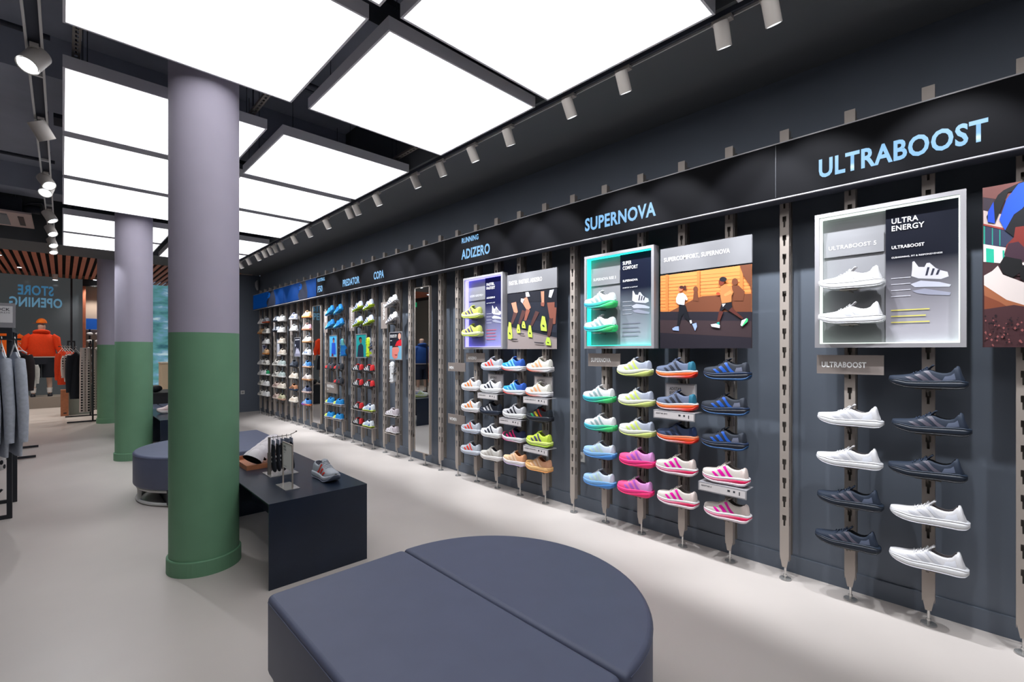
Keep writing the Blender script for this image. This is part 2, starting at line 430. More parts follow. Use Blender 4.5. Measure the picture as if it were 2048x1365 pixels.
# ------------------------------------------------------------------ wall posts
PY = lambda k: .229 + .328 * k
XP = 3.166
SHOE_X = 3.11
def make_post():
    t = thing('slotted_post', 'x', 'post')
    w2 = .025; e = .003; sl_z = []
    b = MB()
    z = .33
    b.box(0, e, -w2, w2, .15, z, M_STEEL)
    while z < 2.70:
        b.box(0, e, -w2, -.0105, z, z + .066, M_STEEL); b.box(0, e, .0105, w2, z, z + .066, M_STEEL)
        b.box(0, e, -.0105, -.0055, z, z + .034, M_STEEL); b.box(0, e, .0055, .0105, z, z + .034, M_STEEL)
        b.box(0, e, -w2, w2, z + .066, z + .114, M_STEEL); z += .114
    b.box(0, e, -w2, w2, z, 2.748, M_STEEL)
    b.add([(0, -w2, .15), (0, w2, .15), (0, .012, .078), (0, -.012, .078), (e, -w2, .15), (e, w2, .15), (e, .012, .078), (e, -.012, .078)],
          [(0, 3, 2, 1), (4, 5, 6, 7), (0, 4, 7, 3), (1, 2, 6, 5), (2, 3, 7, 6)], M_STEEL)
    b.build('slotted_face', t)
    b = MB(); z = .33
    for sy in (-1, 1):
        y0, y1 = sorted((sy * w2, sy * (w2 - .002)))
        z = .33
        b.box(e, .040, y0, y1, .12, z, M_STEEL)
        while z < 2.70:
            b.box(e, .014, y0, y1, z, z + .06, M_STEEL); b.box(.026, .040, y0, y1, z, z + .06, M_STEEL)
            b.box(e, .040, y0, y1, z + .06, z + .114, M_STEEL); z += .114
        b.box(e, .040, y0, y1, z, 2.74, M_STEEL)
    b.box(.038, .040, -w2 + .002, w2 - .002, .12, 2.74, M_STEELD)
    b.build('channel', t)
    b = MB(); b.box(.072, .086, -.022, .022, .14, 2.72, M_STEELD); b.box(.04, .072, -.006, .006, .3, .34, M_STEELD); b.box(.04, .072, -.006, .006, 2.5, 2.54, M_STEELD); b.build('rear_rail', t)
    b = MB(); b.cyl((.02, 0, .006), (.02, 0, .14), .0065, M_CHROME, 10); b.cyl((.02, 0, .022), (.02, 0, .03), .011, M_CHROME, 6); b.build('foot_rod', t)
    b = MB(); b.cyl((.02, 0, 0), (.02, 0, .007), .034, M_CHROME, 24, r2=.032); b.build('foot_disc', t)
    return t
post_lab = {-1: 'cut by the right edge of the photo', 0: 'carrying the right column of the nearest bay', 1: 'carrying the left column of the nearest bay',
    2: 'standing bare between the nearest bay and the teal lit bay', 3: 'carrying the rightmost column of the teal lit bay', 4: 'carrying the third column of the teal lit bay',
    5: 'carrying the second column of the teal lit bay', 6: 'carrying the leftmost column of the teal lit bay', 7: 'standing bare between the teal and violet lit bays',
    8: 'carrying the rightmost column of the violet lit bay', 9: 'carrying the third column of the violet lit bay', 10: 'carrying the second column of the violet lit bay',
    11: 'carrying the leftmost column of the violet lit bay', 12: 'holding the MEN and WOMEN plaques', 13: 'standing bare just right of the nearer mirror',
    14: 'behind the nearer mirror', 15: 'standing bare just left of the nearer mirror', 16: 'carrying the silver boots', 17: 'holding the COPA sign',
    18: 'carrying the right column beside the PREDATOR sign', 19: 'carrying the left column beside the PREDATOR sign', 20: 'holding the PREDATOR sign',
    21: 'carrying the right column of blue boots', 22: 'carrying the left column of blue boots', 23: 'holding the FOOTBALL plaque', 24: 'behind the farther mirror',
    25: 'carrying the sneakers just left of the farther mirror', 26: 'standing bare left of the gum soled sneakers', 27: 'carrying the single sneaker column by the third tall sign',
    28: 'holding the tall sign third from the corner', 29: 'carrying the right column of the middle sneaker bay', 30: 'carrying the left column of the middle sneaker bay',
    31: 'holding the tall sign second from the corner', 32: 'carrying the right column of the corner sneaker bay', 33: 'carrying the left column of the corner sneaker bay',
    34: 'holding the tall sign in the far corner'}
POST = {}
P0 = make_post(); KIDS[P0.name] = list(P0.children)
for k in range(-1, 35):
    lab = 'slotted steel wall post ' + post_lab.get(k, 'in the corner')
    if k == -1: p = P0; p.location = (XP, PY(k), 0); p['label'] = lab; p['group'] = 'slotted wall posts'
    else: p = dup(P0, lab, (XP, PY(k), 0), group='slotted wall posts')
    POST[k] = p

# ------------------------------------------------------------------ shoes
STY = {
 'boost': dict(L=.300, w=[(0, .005), (.015, .020), (.05, .034), (.15, .045), (.3, .048), (.45, .042), (.6, .036), (.75, .034), (.88, .035), (.95, .031), (.985, .02), (1, .008)],
   zb=[(0, .037), (.04, .027), (.12, .013), (.25, .003), (.4, 0), (.85, 0), (.95, .005), (1, .018)], zt=[(0, .042), (.1, .044), (.3, .036), (.6, .039), (.9, .044), (1, .036)],
   h=[(0, .046), (.015, .058), (.15, .063), (.28, .069), (.4, .083), (.52, .098), (.6, .084), (.72, .076), (.8, .084), (.875, .114), (.895, .110), (.925, .074), (.96, .047)],
   op=(.55, .86), tong=.118, end=.96, tab=True),
 'chunky': dict(L=.295, w=[(0, .006), (.015, .024), (.05, .038), (.15, .048), (.3, .050), (.45, .044), (.6, .038), (.75, .037), (.88, .039), (.95, .035), (.985, .023), (1, .01)],
   zb=[(0, .050), (.04, .033), (.12, .014), (.25, .003), (.4, 0), (.8, 0), (.93, .008), (1, .032)], zt=[(0, .055), (.1, .048), (.3, .043), (.6, .050), (.9, .057), (1, .050)],
   h=[(0, .058), (.015, .074), (.12, .083), (.25, .088), (.38, .103), (.52, .127), (.6, .112), (.72, .100), (.82, .104), (.89, .118), (.92, .112), (.945, .082), (.96, .06)],
   op=(.54, .88), tong=.142, end=.96, tab=False),
 'race': dict(L=.300, w=[(0, .006), (.015, .022), (.05, .035), (.15, .046), (.3, .048), (.45, .040), (.6, .034), (.75, .034), (.88, .038), (.95, .035), (.985, .023), (1, .01)],
   zb=[(0, .055), (.04, .036), (.12, .016), (.25, .003), (.4, 0), (.8, 0), (.93, .006), (1, .024)], zt=[(0, .060), (.1, .050), (.3, .040), (.6, .044), (.9, .050), (1, .044)],
   h=[(0, .062), (.015, .073), (.12, .078), (.25, .084), (.38, .101), (.52, .124), (.6, .106), (.72, .092), (.82, .098), (.9, .116), (.925, .108), (.945, .078), (.955, .055)],
   op=(.54, .88), tong=.138, end=.955, tab=False),
 'boot': dict(L=.285, w=[(0, .006), (.02, .022), (.06, .033), (.15, .042), (.3, .043), (.45, .036), (.6, .031), (.75, .031), (.88, .034), (.95, .030), (.985, .02), (1, .01)],
   zb=[(0, .030), (.06, .020), (.2, .013), (.4, .014), (.7, .012), (.95, .013), (1, .02)], zt=[(0, .034), (.06, .027), (.2, .021), (.4, .022), (.7, .021), (1, .026)],
   h=[(0, .036), (.02, .050), (.12, .060), (.25, .066), (.38, .082), (.5, .102), (.58, .092), (.7, .084), (.82, .088), (.92, .106), (.95, .098), (.97, .06), (.98, .04)],
   op=(.52, .90), tong=.108, end=.98, tab=False),
 'court': dict(L=.290, w=[(0, .008), (.015, .026), (.05, .039), (.15, .048), (.3, .049), (.45, .043), (.6, .037), (.75, .036), (.88, .038), (.95, .035), (.985, .024), (1, .012)],
   zb=[(0, .012), (.06, .004), (.15, 0), (.95, 0), (1, .004)], zt=[(0, .033), (.1, .030), (.6, .029), (1, .032)],
   h=[(0, .036), (.02, .056), (.12, .066), (.25, .074), (.38, .094), (.5, .118), (.6, .104), (.72, .090), (.84, .094), (.92, .106), (.95, .098), (.97, .06), (.98, .04)],
   op=(.52, .90), tong=.130, end=.98, tab=False),
}
def shoe(style, up, sole, stripe=None, lining=(60, 62, 70), lace=None, tongue=None, heel=None, toe=None, layers=None, side=None, shiny=False, stripes=None):
    st = STY[style]; L = st['L']; name = {'boost': 'running_shoe', 'chunky': 'running_shoe', 'race': 'running_shoe', 'boot': 'football_boot', 'court': 'sneaker'}[style]
    t = thing(name, 'x', {'football_boot': 'football boot', 'sneaker': 'sneaker'}.get(name, 'shoe'))
    Y = lambda u: L / 2 - u * L
    W = lambda u: interp(st['w'], u); ZB = lambda u: interp(st['zb'], u); ZT = lambda u: interp(st['zt'], u); H = lambda u: interp(st['h'], u)
    # sole layers
    N = 30; ts = [.5 - .5 * math.cos(PI * i / N) for i in range(N + 1)]
    layers = layers or [('midsole', 0, 1, sole)]
    for nm, f0, f1, mcol in layers:
        rings = []
        for u in ts:
            a = interp(f0, u) if isinstance(f0, list) else f0; c = interp(f1, u) if isinstance(f1, list) else f1
            zb, zt = ZB(u), ZT(u); z0 = zb + (zt - zb) * a; z1 = zb + (zt - zb) * c; ww = W(u) + .0035
            k0 = .86 if a == 0 else .985; k1 = .97; zm = (z0 + z1) / 2
            if c >= 1: pr = [(k0, z0), (1.0, z0 + (z1 - z0) * .35), (1.02, z0 + (z1 - z0) * .75), (.96, z1)]
            else: pr = [(k0, z0), (1.01, z0 + (z1 - z0) * .3), (1.02, z0 + (z1 - z0) * .7), (k1 + .02, z1)]
            y = Y(u)
            rings.append([(-ww * k, y, z) for k, z in pr] + [(ww * k, y, z) for k, z in reversed(pr)])
        last_sole = MB().loft(rings, foam(mcol)).build(nm, t)
    if style == 'boot':
        sm = foam(sole[0] if isinstance(sole[0], (tuple, list)) else sole); b = MB()
        for u in (.1, .2, .34):
            for sx in (-1, 1): b.cyl((sx * W(u) * .7, Y(u), ZB(u) + .004), (sx * W(u) * .72, Y(u), ZB(u) - .0125), .0062, sm, 8, r2=.004)
        for u in (.78, .92):
            for sx in (-1, 1): b.cyl((sx * W(u) * .65, Y(u), ZB(u) + .004), (sx * W(u) * .68, Y(u), ZB(u) - .0125), .0065, sm, 8, r2=.0045)
        b.build('studs', last_sole)
    # upper
    e = st['end']; o0, o1 = st['op']
    us = sorted(set([.004, .015, .03, .055, .09, .13, .18, .23, .28, .33, .38, .43, .48, .51, o0, o0 + .022, .62, .66, .70, .75, .80, .84, o1 - .018, o1, o1 + .016, o1 + .033, .5 * (o1 + e), e - .035, e - .018, e]))
    us = [u for u in us if u <= e]
    def wu(u):
        k = .955
        if u > e - .05: k *= math.sqrt(max(0.03, 1 - ((u - (e - .05)) / .052) ** 2))
        return W(u) * k
    def P(u, s, sgn=-1):
        b0 = ZT(u) - .004; h = max(H(u), b0 + .004); ww = wu(u)
        if o0 + .01 < u < o1 - .01:
            return Vector((sgn * ww * (1 - .22 * s * s), Y(u), b0 + (h - b0) * s))
        ph = s * PI / 2
        return Vector((sgn * ww * max(math.cos(ph), 0) ** .72, Y(u), b0 + (h - b0) * math.sin(ph) ** .85))
    rings = []; opens = []
    for u in us:
        is_open = o0 + .01 < u < o1 - .01; opens.append(is_open)
        if is_open:
            b0 = ZT(u) - .004; h = H(u); ww = wu(u)
            r = [P(u, j / 5) for j in range(6)] + [Vector((-ww * .78 + .006, Y(u), h + .0005)), Vector((-ww * .66, Y(u), b0 + .014)), Vector((0, Y(u), b0 + .012))]
            r += [Vector((-q.x, q.y, q.z)) for q in reversed(r[:-1])]
        else:
            r = [P(u, j / 8) for j in range(9)]; r += [Vector((-q.x, q.y, q.z)) for q in reversed(r[:-1])]
        rings.append(r)
    parts = {}
    for a in range(len(us) - 1):
        um = (us[a] + us[a + 1]) / 2
        for j in range(16):
            inner = (opens[a] or opens[a + 1]) and 6 <= j <= 9
            if not inner and (opens[a] and opens[a + 1]) and j in (5, 10): inner = False
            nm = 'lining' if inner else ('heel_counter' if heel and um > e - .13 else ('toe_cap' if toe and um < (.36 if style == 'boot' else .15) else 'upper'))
            vs = [rings[a][j], rings[a][j + 1], rings[a + 1][j + 1], rings[a + 1][j]]
            parts.setdefault(nm, []).append(vs)
    cols = {'lining': tint(lining, .72), 'heel_counter': heel, 'toe_cap': toe, 'upper': up}  # lining colour darkened to carry the shade inside the shoe opening
    for nm, quads in parts.items():
        idx = {}; vs = []; fs = []
        for q in quads:
            f = []
            for p in q:
                key = (round(p.x, 5), round(p.y, 5), round(p.z, 5))
                if key not in idx: idx[key] = len(vs); vs.append(tuple(p))
                if idx[key] not in f: f.append(idx[key])
            if len(f) > 2: fs.append(tuple(f))
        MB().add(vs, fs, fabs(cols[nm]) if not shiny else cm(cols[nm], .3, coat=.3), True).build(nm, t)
    # stripes wrap onto both flanks
    def patch(u0b, u1b, u0t, u1t, s0, s1, mb, m, off=.0013, sg_=(-1,)):
        for sgn in sg_:
            g = []; nA, nB = 7, 3
            for i in range(nA + 1):
                s = s0 + (s1 - s0) * i / nA; row = []
                for j in range(nB + 1):
                    ub = u0b + (u1b - u0b) * j / nB; ut = u0t + (u1t - u0t) * j / nB; u = ub + (ut - ub) * i / nA
                    p = P(u, s, sgn) if (o0 + .01 < u < o1 - .01) else P(u, math.asin(min(1, s ** (1 / .85))) / (PI / 2), sgn)
                    c = Vector((0, p.y, ZT(u)))
                    nrm = Vector((p.x - 0, 0, (p.z - c.z) * .6)).normalized()
                    row.append(p + nrm * off)
                g.append(row)
            vs = [p for r in g for p in r]; k = nB + 1
            fs = [(i * k + j, i * k + j + 1, (i + 1) * k + j + 1, (i + 1) * k + j) for i in range(nA) for j in range(nB)]
            mb.add(vs, fs, m, True)
    if stripe:
        for iq, q in enumerate( ((.610, .700, .465, .530, .10, .84), (.465, .545, .355, .415, .10, .74), (.335, .405, .240, .295, .10, .64))):
            sm = cm(tint(stripes[iq] if stripes else stripe, .95), .45)
            for sd in (-1, 1): b = MB(); patch(*q, b, sm, sg_=(sd,)); b.build('stripe', t)
    if side:
        for sd in (-1, 1): b = MB(); patch(.70, .86, .73, .84, .12, .62, b, cm(side, .5), .001, (sd,)); b.build('heel_overlay', t)
    # laces and tongue
    lm = fabs(lace or up if not isinstance(up[0], (tuple, list)) or lace else (220, 220, 220)); b = MB()
    for i in range(5):
        u = .33 + .043 * i; pts = []
        for q in range(7):
            ph = math.radians(58 + 64 * q / 6); b0 = ZT(u) - .004; h = H(u + (.012 if i % 2 else -.006) * (q - 3) / 3); ww = wu(u)
            pts.append((ww * 1.02 * math.copysign(abs(math.cos(ph)) ** .72, math.cos(ph)), Y(u + .01 * (q - 3) / 3 * (-1) ** i), b0 + (h - b0) * math.sin(ph) ** .85 + .0025))
        b.tube(pts, .0022, lm, 5)
    u = .53; hz = H(.52) + .004
    for sx in (-1, 1):
        b.tube([(0, Y(.515), hz), (sx * .014, Y(.50), hz + .004), (sx * .02, Y(.47), hz - .006), (sx * .006, Y(.505), hz)], .0018, lm, 5)
        b.tube([(0, Y(.515), hz), (sx * .016, Y(.49), hz - .004), (sx * .026, Y(.475), hz - .022)], .0016, lm, 5)
    b.build('laces', t)
    b = MB(); tz = st['tong']; rr = []
    for s_ in range(5):
        f = s_ / 4; y = Y(.49 + .085 * f); z = H(.49) - .006 + (tz - H(.49) + .006) * f; hw = .020 + .004 * f; th = .0035
        rr.append([(-hw, y + .004, z - .006), (-hw * .5, y, z + .001), (0, y, z + .002), (hw * .5, y, z + .001), (hw, y + .004, z - .006),
                   (hw * .5, y - th * 2, z - .004), (0, y - th * 2, z - .003), (-hw * .5, y - th * 2, z - .004)])
    b.loft(rr, fabs(tongue or up)); b.build('tongue', t)
    KIDS[t.name] = list(t.children)
    return t

W_ = (236, 236, 240); K_ = (30, 40, 58); N_ = (38, 52, 74)
MS = 'midsole'; OS = 'outsole'; BN = 'midsole_band'
wedge = [(0, .25), (.45, .3), (.8, .65), (1, .8)]
V = {
 'ub_white': dict(style='boost', up=(238, 237, 240), sole=(235, 235, 238), stripe=(205, 206, 214), lining=(196, 186, 190), lace=(240, 240, 242), side=(222, 224, 232),
    layers=[(OS, 0, .14, (222, 224, 230)), (MS, .14, .78, (238, 238, 240)), (BN, .78, 1, (228, 228, 232))]),
 'ub_navy': dict(style='boost', up=(24, 36, 54), sole=(20, 28, 42), stripe=(84, 80, 92), lining=(22, 26, 34), lace=(36, 50, 72), side=(84, 92, 112),
    layers=[(OS, 0, .16, (20, 24, 32)), (MS, .16, .78, (18, 28, 42)), (BN, .78, 1, (26, 38, 54))]),
 'green_fade': dict(style='chunky', up=(236, 238, 240), sole=W_, stripe=(150, 176, 178), lining=(212, 214, 218), layers=[(OS, 0, wedge, ((70, 214, 120), (30, 178, 190))), (MS, wedge, 1, ((66, 210, 140), (70, 190, 215)))]),
 'lime_white': dict(style='chunky', up=((170, 178, 196), (236, 240, 232)), sole=W_, stripe=(208, 230, 110), lining=(120, 128, 146), layers=[(OS, 0, wedge, (214, 230, 130)), (MS, wedge, 1, (232, 236, 216))]),
 'sky_fade': dict(style='chunky', up=((214, 224, 240), (160, 200, 240)), sole=W_, stripe=(190, 216, 206), lining=(178, 172, 190), layers=[(OS, 0, wedge, (70, 140, 215)), (MS, wedge, 1, (126, 180, 236))]),
 'pink_fade': dict(style='chunky', up=((222, 150, 214), (250, 80, 140)), sole=W_, stripe=(176, 92, 200), lining=(150, 40, 120), layers=[(OS, 0, wedge, (255, 40, 120)), (MS, wedge, 1, (255, 52, 140))]),
 'grey_orange': dict(style='chunky', up=(106, 118, 146), sole=W_, stripe=(46, 50, 62), lining=(38, 44, 60), heel=(24, 96, 120), layers=[(OS, 0, [(0, 0.05), (.5, .3), (1, .35)], ((250, 50, 30), (225, 222, 230))), (BN, [(0, .05), (.5, .3), (1, .35)], .74, ((255, 90, 30), (255, 130, 60))), (MS, .74, 1, (236, 232, 236))]),
 'navy_orange': dict(style='chunky', up=(52, 66, 98), sole=W_, stripe=(30, 38, 60), lining=(24, 30, 48), heel=(30, 50, 90), layers=[(OS, 0, .3, ((250, 50, 30), (225, 222, 230))), (BN, .3, .74, (255, 92, 36)), (MS, .74, 1, (240, 150, 110))]),
 'black_blue': dict(style='chunky', up=(28, 34, 46), sole=K_, stripe=(26, 84, 180), lining=(22, 26, 36), side=(96, 100, 118), layers=[(OS, 0, .25, (30, 84, 140)), (BN, .25, .7, (14, 20, 34)), (MS, .7, 1, (18, 36, 64))]),
 'cream_magenta': dict(style='chunky', up=(226, 216, 208), sole=W_, stripe=(236, 0, 165), lining=(184, 168, 160), heel=(232, 214, 208), layers=[(OS, 0, .35, (238, 226, 232)), (BN, .35, .72, ((238, 20, 92), (240, 150, 180))), (MS, .72, 1, (240, 236, 238))]),
 'rb_white_orange': dict(style='race', up=(238, 238, 240), sole=W_, stripe=(248, 140, 60), lining=(214, 204, 208), layers=[(OS, 0, .2, (226, 220, 222)), (MS, .2, 1, (240, 238, 240))]),
 'rb_grey_red': dict(style='race', up=(190, 196, 206), sole=W_, stripe=(244, 62, 44), lining=(84, 84, 96), layers=[(OS, 0, .2, (160, 170, 190)), (MS, .2, 1, (214, 220, 232))]),
 'rb_white_black': dict(style='race', up=(240, 240, 242), sole=W_, stripe=(36, 42, 56), lining=(208, 208, 214), layers=[(OS, 0, .15, (222, 222, 224)), (MS, .15, 1, (240, 240, 240))]),
 'rb_black_white': dict(style='race', up=(32, 38, 52), sole=K_, stripe=(235, 235, 240), lining=(18, 20, 28), layers=[(OS, 0, .2, (20, 24, 34)), (MS, .2, 1, (34, 42, 58))]),
 'rb_cream_snake': dict(style='race', up=(206, 202, 196), sole=W_, stripe=(176, 168, 160), lining=(36, 36, 44), layers=[(OS, 0, .2, (210, 204, 200)), (MS, .2, 1, (230, 226, 222))]),
 'rb_blue': dict(style='race', up=((34, 90, 190), (30, 160, 215)), sole=W_, stripe=(130, 210, 226), lining=(20, 70, 170), layers=[(OS, 0, .34, ((240, 240, 245), (232, 60, 50))), (MS, .34, 1, (236, 240, 246))]),
 'rb_zebra': dict(style='race', up=(198, 198, 202), sole=W_, stripe=(30, 32, 42), lining=(160, 160, 168), layers=[(OS, 0, .2, (224, 224, 224)), (MS, .2, 1, (236, 236, 236))]),
 'rb_black_pink': dict(style='race', up=((34, 40, 80), (30, 32, 40)), sole=W_, stripe=(236, 30, 120), lining=(26, 30, 60), toe=(214, 40, 110), layers=[(OS, 0, .25, ((220, 220, 228), (220, 60, 140))), (MS, .25, 1, (240, 240, 244))]),
 'rb_peach': dict(style='race', up=((240, 176, 130), (246, 214, 172)), sole=W_, stripe=(250, 218, 190), lining=(244, 130, 60), layers=[(OS, 0, .25, (206, 190, 226)), (MS, .25, 1, (238, 230, 232))]),
 'rb_cream_orange': dict(style='race', up=(238, 234, 224), sole=W_, stripe=(246, 178, 130), lining=(230, 226, 206), layers=[(OS, 0, .38, ((236, 236, 240), (240, 90, 40))), (MS, .38, 1, (238, 234, 236))]),
 'rb_rasta': dict(style='race', up=(34, 40, 48), sole=K_, stripe=(214, 190, 40), stripes=[(214, 50, 44), (224, 190, 40), (30, 160, 90)], lining=(200, 34, 34), layers=[(OS, 0, .2, (16, 18, 24)), (MS, .2, 1, (28, 32, 42))]),
 'rb_volt': dict(style='race', up=(206, 232, 76), sole=W_, stripe=(76, 62, 110), lining=(178, 206, 50), layers=[(OS, 0, .3, (184, 222, 60)), (MS, .3, 1, (222, 240, 130))]),
 'rb_orange': dict(style='race', up=((244, 180, 140), (250, 190, 120)), sole=W_, stripe=(252, 214, 180), lining=(240, 120, 50), layers=[(OS, 0, .2, (246, 170, 96)), (MS, .2, 1, (250, 196, 130))]),
 'rb_pale_yellow': dict(style='race', up=(226, 238, 110), sole=W_, stripe=(86, 70, 120), lining=(206, 220, 90), layers=[(OS, 0, .3, (206, 226, 80)), (MS, .3, 1, (236, 240, 190))]),
 'ft_blue': dict(style='boot', up=(26, 140, 228), sole=(60, 170, 235), lining=(16, 50, 130), side=(14, 100, 200), toe=(120, 210, 210), lace=(26, 130, 220)),
 'ft_blue_white': dict(style='boot', up=(30, 150, 228), sole=(220, 222, 245), lining=(16, 60, 150), toe=(214, 236, 110), lace=(30, 140, 220)),
 'ft_red_black': dict(style='boot', up=(54, 58, 66), sole=(34, 38, 42), lining=(20, 20, 26), toe=(226, 44, 44), side=(150, 30, 40), lace=(60, 62, 72)),
 'pr_white_lime': dict(style='boot', up=(206, 216, 238), sole=(196, 226, 40), stripe=(60, 80, 120), lining=(40, 150, 160), side=(190, 222, 30), lace=(220, 226, 240)),
 'pr_black_red': dict(style='boot', up=(34, 36, 42), sole=(30, 32, 36), stripe=(236, 236, 238), lining=(214, 34, 34), heel=(214, 34, 40), tongue=(220, 36, 36), lace=(200, 36, 36)),
 'pr_white_blue': dict(style='boot', up=(226, 232, 240), sole=(204, 226, 60), stripe=(150, 190, 210), lining=(30, 90, 180), side=(30, 90, 180), lace=(60, 110, 190)),
 'co_silver': dict(style='boot', up=(208, 206, 206), sole=(190, 188, 190), stripe=(86, 88, 100), lining=(170, 168, 172), lace=(214, 212, 212)),
 'co_mauve': dict(style='boot', up=(196, 186, 192), sole=(225, 222, 224), stripe=(238, 238, 240), lining=(230, 228, 230), lace=(226, 222, 226)),
 's_white': dict(style='court', up=(236, 234, 232), sole=(238, 236, 234), stripe=(206, 204, 206), lining=(150, 150, 160)),
 's_white_black': dict(style='court', up=(232, 228, 220), sole=(240, 236, 228), stripe=(30, 30, 34), lining=(20, 22, 28), side=(32, 32, 36)),
 's_white_gum': dict(style='court', up=(234, 226, 220), sole=(196, 140, 92), stripe=(170, 150, 150), lining=(70, 80, 90)),
 's_tan': dict(style='court', up=(222, 178, 132), sole=(200, 128, 62), stripe=(150, 150, 130), lining=(30, 40, 52)),
 's_pink': dict(style='court', up=(216, 168, 160), sole=(190, 120, 90), stripe=(214, 140, 140), lining=(60, 40, 50), heel=(236, 186, 206)),
 's_green_heel': dict(style='court', up=(240, 240, 240), sole=(240, 240, 240), lining=(60, 160, 110), heel=(20, 150, 96)),
 's_sage': dict(style='court', up=(186, 200, 198), sole=(236, 236, 234), stripe=(216, 226, 224), lining=(214, 226, 226)),
 's_brown': dict(style='court', up=(226, 200, 188), sole=(232, 214, 204), stripe=(110, 72, 66), lining=(60, 36, 34), side=(104, 66, 62)),
 's_olive': dict(style='court', up=(216, 210, 176), sole=(212, 168, 146), stripe=(110, 122, 84), lining=(36, 38, 34), side=(106, 118, 84)),
 's_navy_white': dict(style='court', up=(200, 204, 226), sole=(226, 226, 236), stripe=(28, 44, 96), lining=(24, 38, 90), side=(40, 54, 110)),
 's_cream': dict(style='court', up=(238, 226, 210), sole=(240, 232, 220), stripe=(226, 206, 186), lining=(180, 160, 140)),
 's_black': dict(style='court', up=(34, 42, 56), sole=(26, 32, 44), stripe=(150, 158, 172), lining=(16, 18, 24)),
 's_bronze': dict(style='court', up=(190, 130, 92), sole=(24, 50, 76), stripe=(40, 30, 30), lining=(24, 18, 18), side=(50, 34, 34)),
 's_orange_black': dict(style='court', up=(214, 220, 230), sole=(206, 92, 50), stripe=(26, 34, 52), lining=(24, 30, 44), side=(22, 30, 46)),
 's_navy': dict(style='court', up=(44, 54, 84), sole=(236, 206, 196), stripe=(226, 228, 238), lining=(24, 28, 42)),
 's_blue': dict(style='court', up=(58, 130, 200), sole=(224, 176, 140), stripe=(226, 232, 240), lining=(20, 40, 70)),
 's_blue_white': dict(style='court', up=(232, 236, 240), sole=(238, 238, 240), stripe=(40, 90, 150), lining=(190, 170, 160), side=(34, 84, 146)),
 's_blue_violet': dict(style='court', up=(50, 130, 206), sole=((232, 120, 60), (120, 60, 190)), stripe=(234, 234, 244), lining=(30, 34, 60)),
 's_dark_white': dict(style='court', up=(26, 34, 48), sole=(22, 26, 36), stripe=(214, 218, 226), lining=(210, 216, 226), heel=(206, 214, 226)),
}
DESC = {'ub_white': 'white knit running shoe', 'ub_navy': 'dark navy running shoe', 'green_fade': 'white shoe on green-blue sole', 'lime_white': 'grey and lime running shoe',
 'sky_fade': 'pale blue running shoe', 'pink_fade': 'hot pink running shoe', 'grey_orange': 'grey shoe on orange sole', 'navy_orange': 'navy shoe on orange sole', 'black_blue': 'black and blue running shoe',
 'cream_magenta': 'cream shoe with magenta stripes', 'rb_white_orange': 'white shoe with orange stripes', 'rb_grey_red': 'grey shoe with red stripes', 'rb_white_black': 'white shoe with black stripes',
 'rb_black_white': 'black shoe with white stripes', 'rb_cream_snake': 'cream patterned running shoe', 'rb_blue': 'bright blue running shoe', 'rb_zebra': 'grey and black running shoe',
 'rb_black_pink': 'black and pink running shoe', 'rb_peach': 'peach running shoe', 'rb_cream_orange': 'cream shoe with peach stripes', 'rb_rasta': 'black shoe with coloured stripes',
 'rb_volt': 'lime yellow running shoe', 'rb_orange': 'light orange running shoe', 'rb_pale_yellow': 'pale yellow running shoe', 'ft_blue': 'bright blue football boot', 'ft_blue_white': 'blue boot on white sole',
 'ft_red_black': 'red and black boot', 'pr_white_lime': 'white and lime boot', 'pr_black_red': 'black and red boot', 'pr_white_blue': 'white, blue and lime boot', 'co_silver': 'silver grey boot', 'co_mauve': 'mauve grey boot',
 's_white': 'white sneaker', 's_white_black': 'white and black sneaker', 's_white_gum': 'white gum soled sneaker', 's_tan': 'tan sneaker', 's_pink': 'pink sneaker', 's_green_heel': 'white sneaker with green heel',
 's_sage': 'pale sage sneaker', 's_brown': 'beige and brown sneaker', 's_olive': 'cream and olive sneaker', 's_navy_white': 'white and navy sneaker', 's_cream': 'cream sneaker', 's_black': 'black sneaker',
 's_bronze': 'bronze and black sneaker', 's_orange_black': 'grey sneaker on orange sole', 's_navy': 'navy sneaker', 's_blue': 'blue sneaker', 's_blue_white': 'white and blue sneaker', 's_blue_violet': 'blue sneaker on violet sole',
 's_dark_white': 'black and white sneaker'}
PROTO = {}
def place_shoe(v, loc, label, rot=(0, 0, 0), group='shoes on the wall posts'):
    if v not in PROTO:
        PROTO[v] = shoe(**V[v]); r = PROTO[v]; r.location = loc; r.rotation_euler = rot; r['label'] = label; r['group'] = group
        return r
    return dup(PROTO[v], label, loc, rot, group)
M_BRK = M_STEELD
def bracket(k, z, tilt=0.0, plate=False):
    """arm hooked in the post with a small shoe plate"""
    b = MB(); y0 = -.011
    b.box(-.075, 0, -.004, .004, z - .018, z - .006, M_BRK)
    b.add([(0, -.003, z - .006), (0, -.003, z - .045), (-.045, -.003, z - .012), (0, .003, z - .006), (0, .003, z - .045), (-.045, .003, z - .012)],
          [(0, 1, 2), (3, 5, 4), (0, 3, 4, 1), (1, 4, 5, 2), (2, 5, 3, 0)], M_BRK)
    if plate: b.box(-.105, -.004, -.15, .15, z - .006, z - .002, M_STEEL)
    else: b.box(-.085, -.02, -.055, .045, z - .006, z - .002, M_BRK)
    b.build('shoe_bracket', POST[k])
ROWZ = {'top': 1.98, 'b': 1.76}
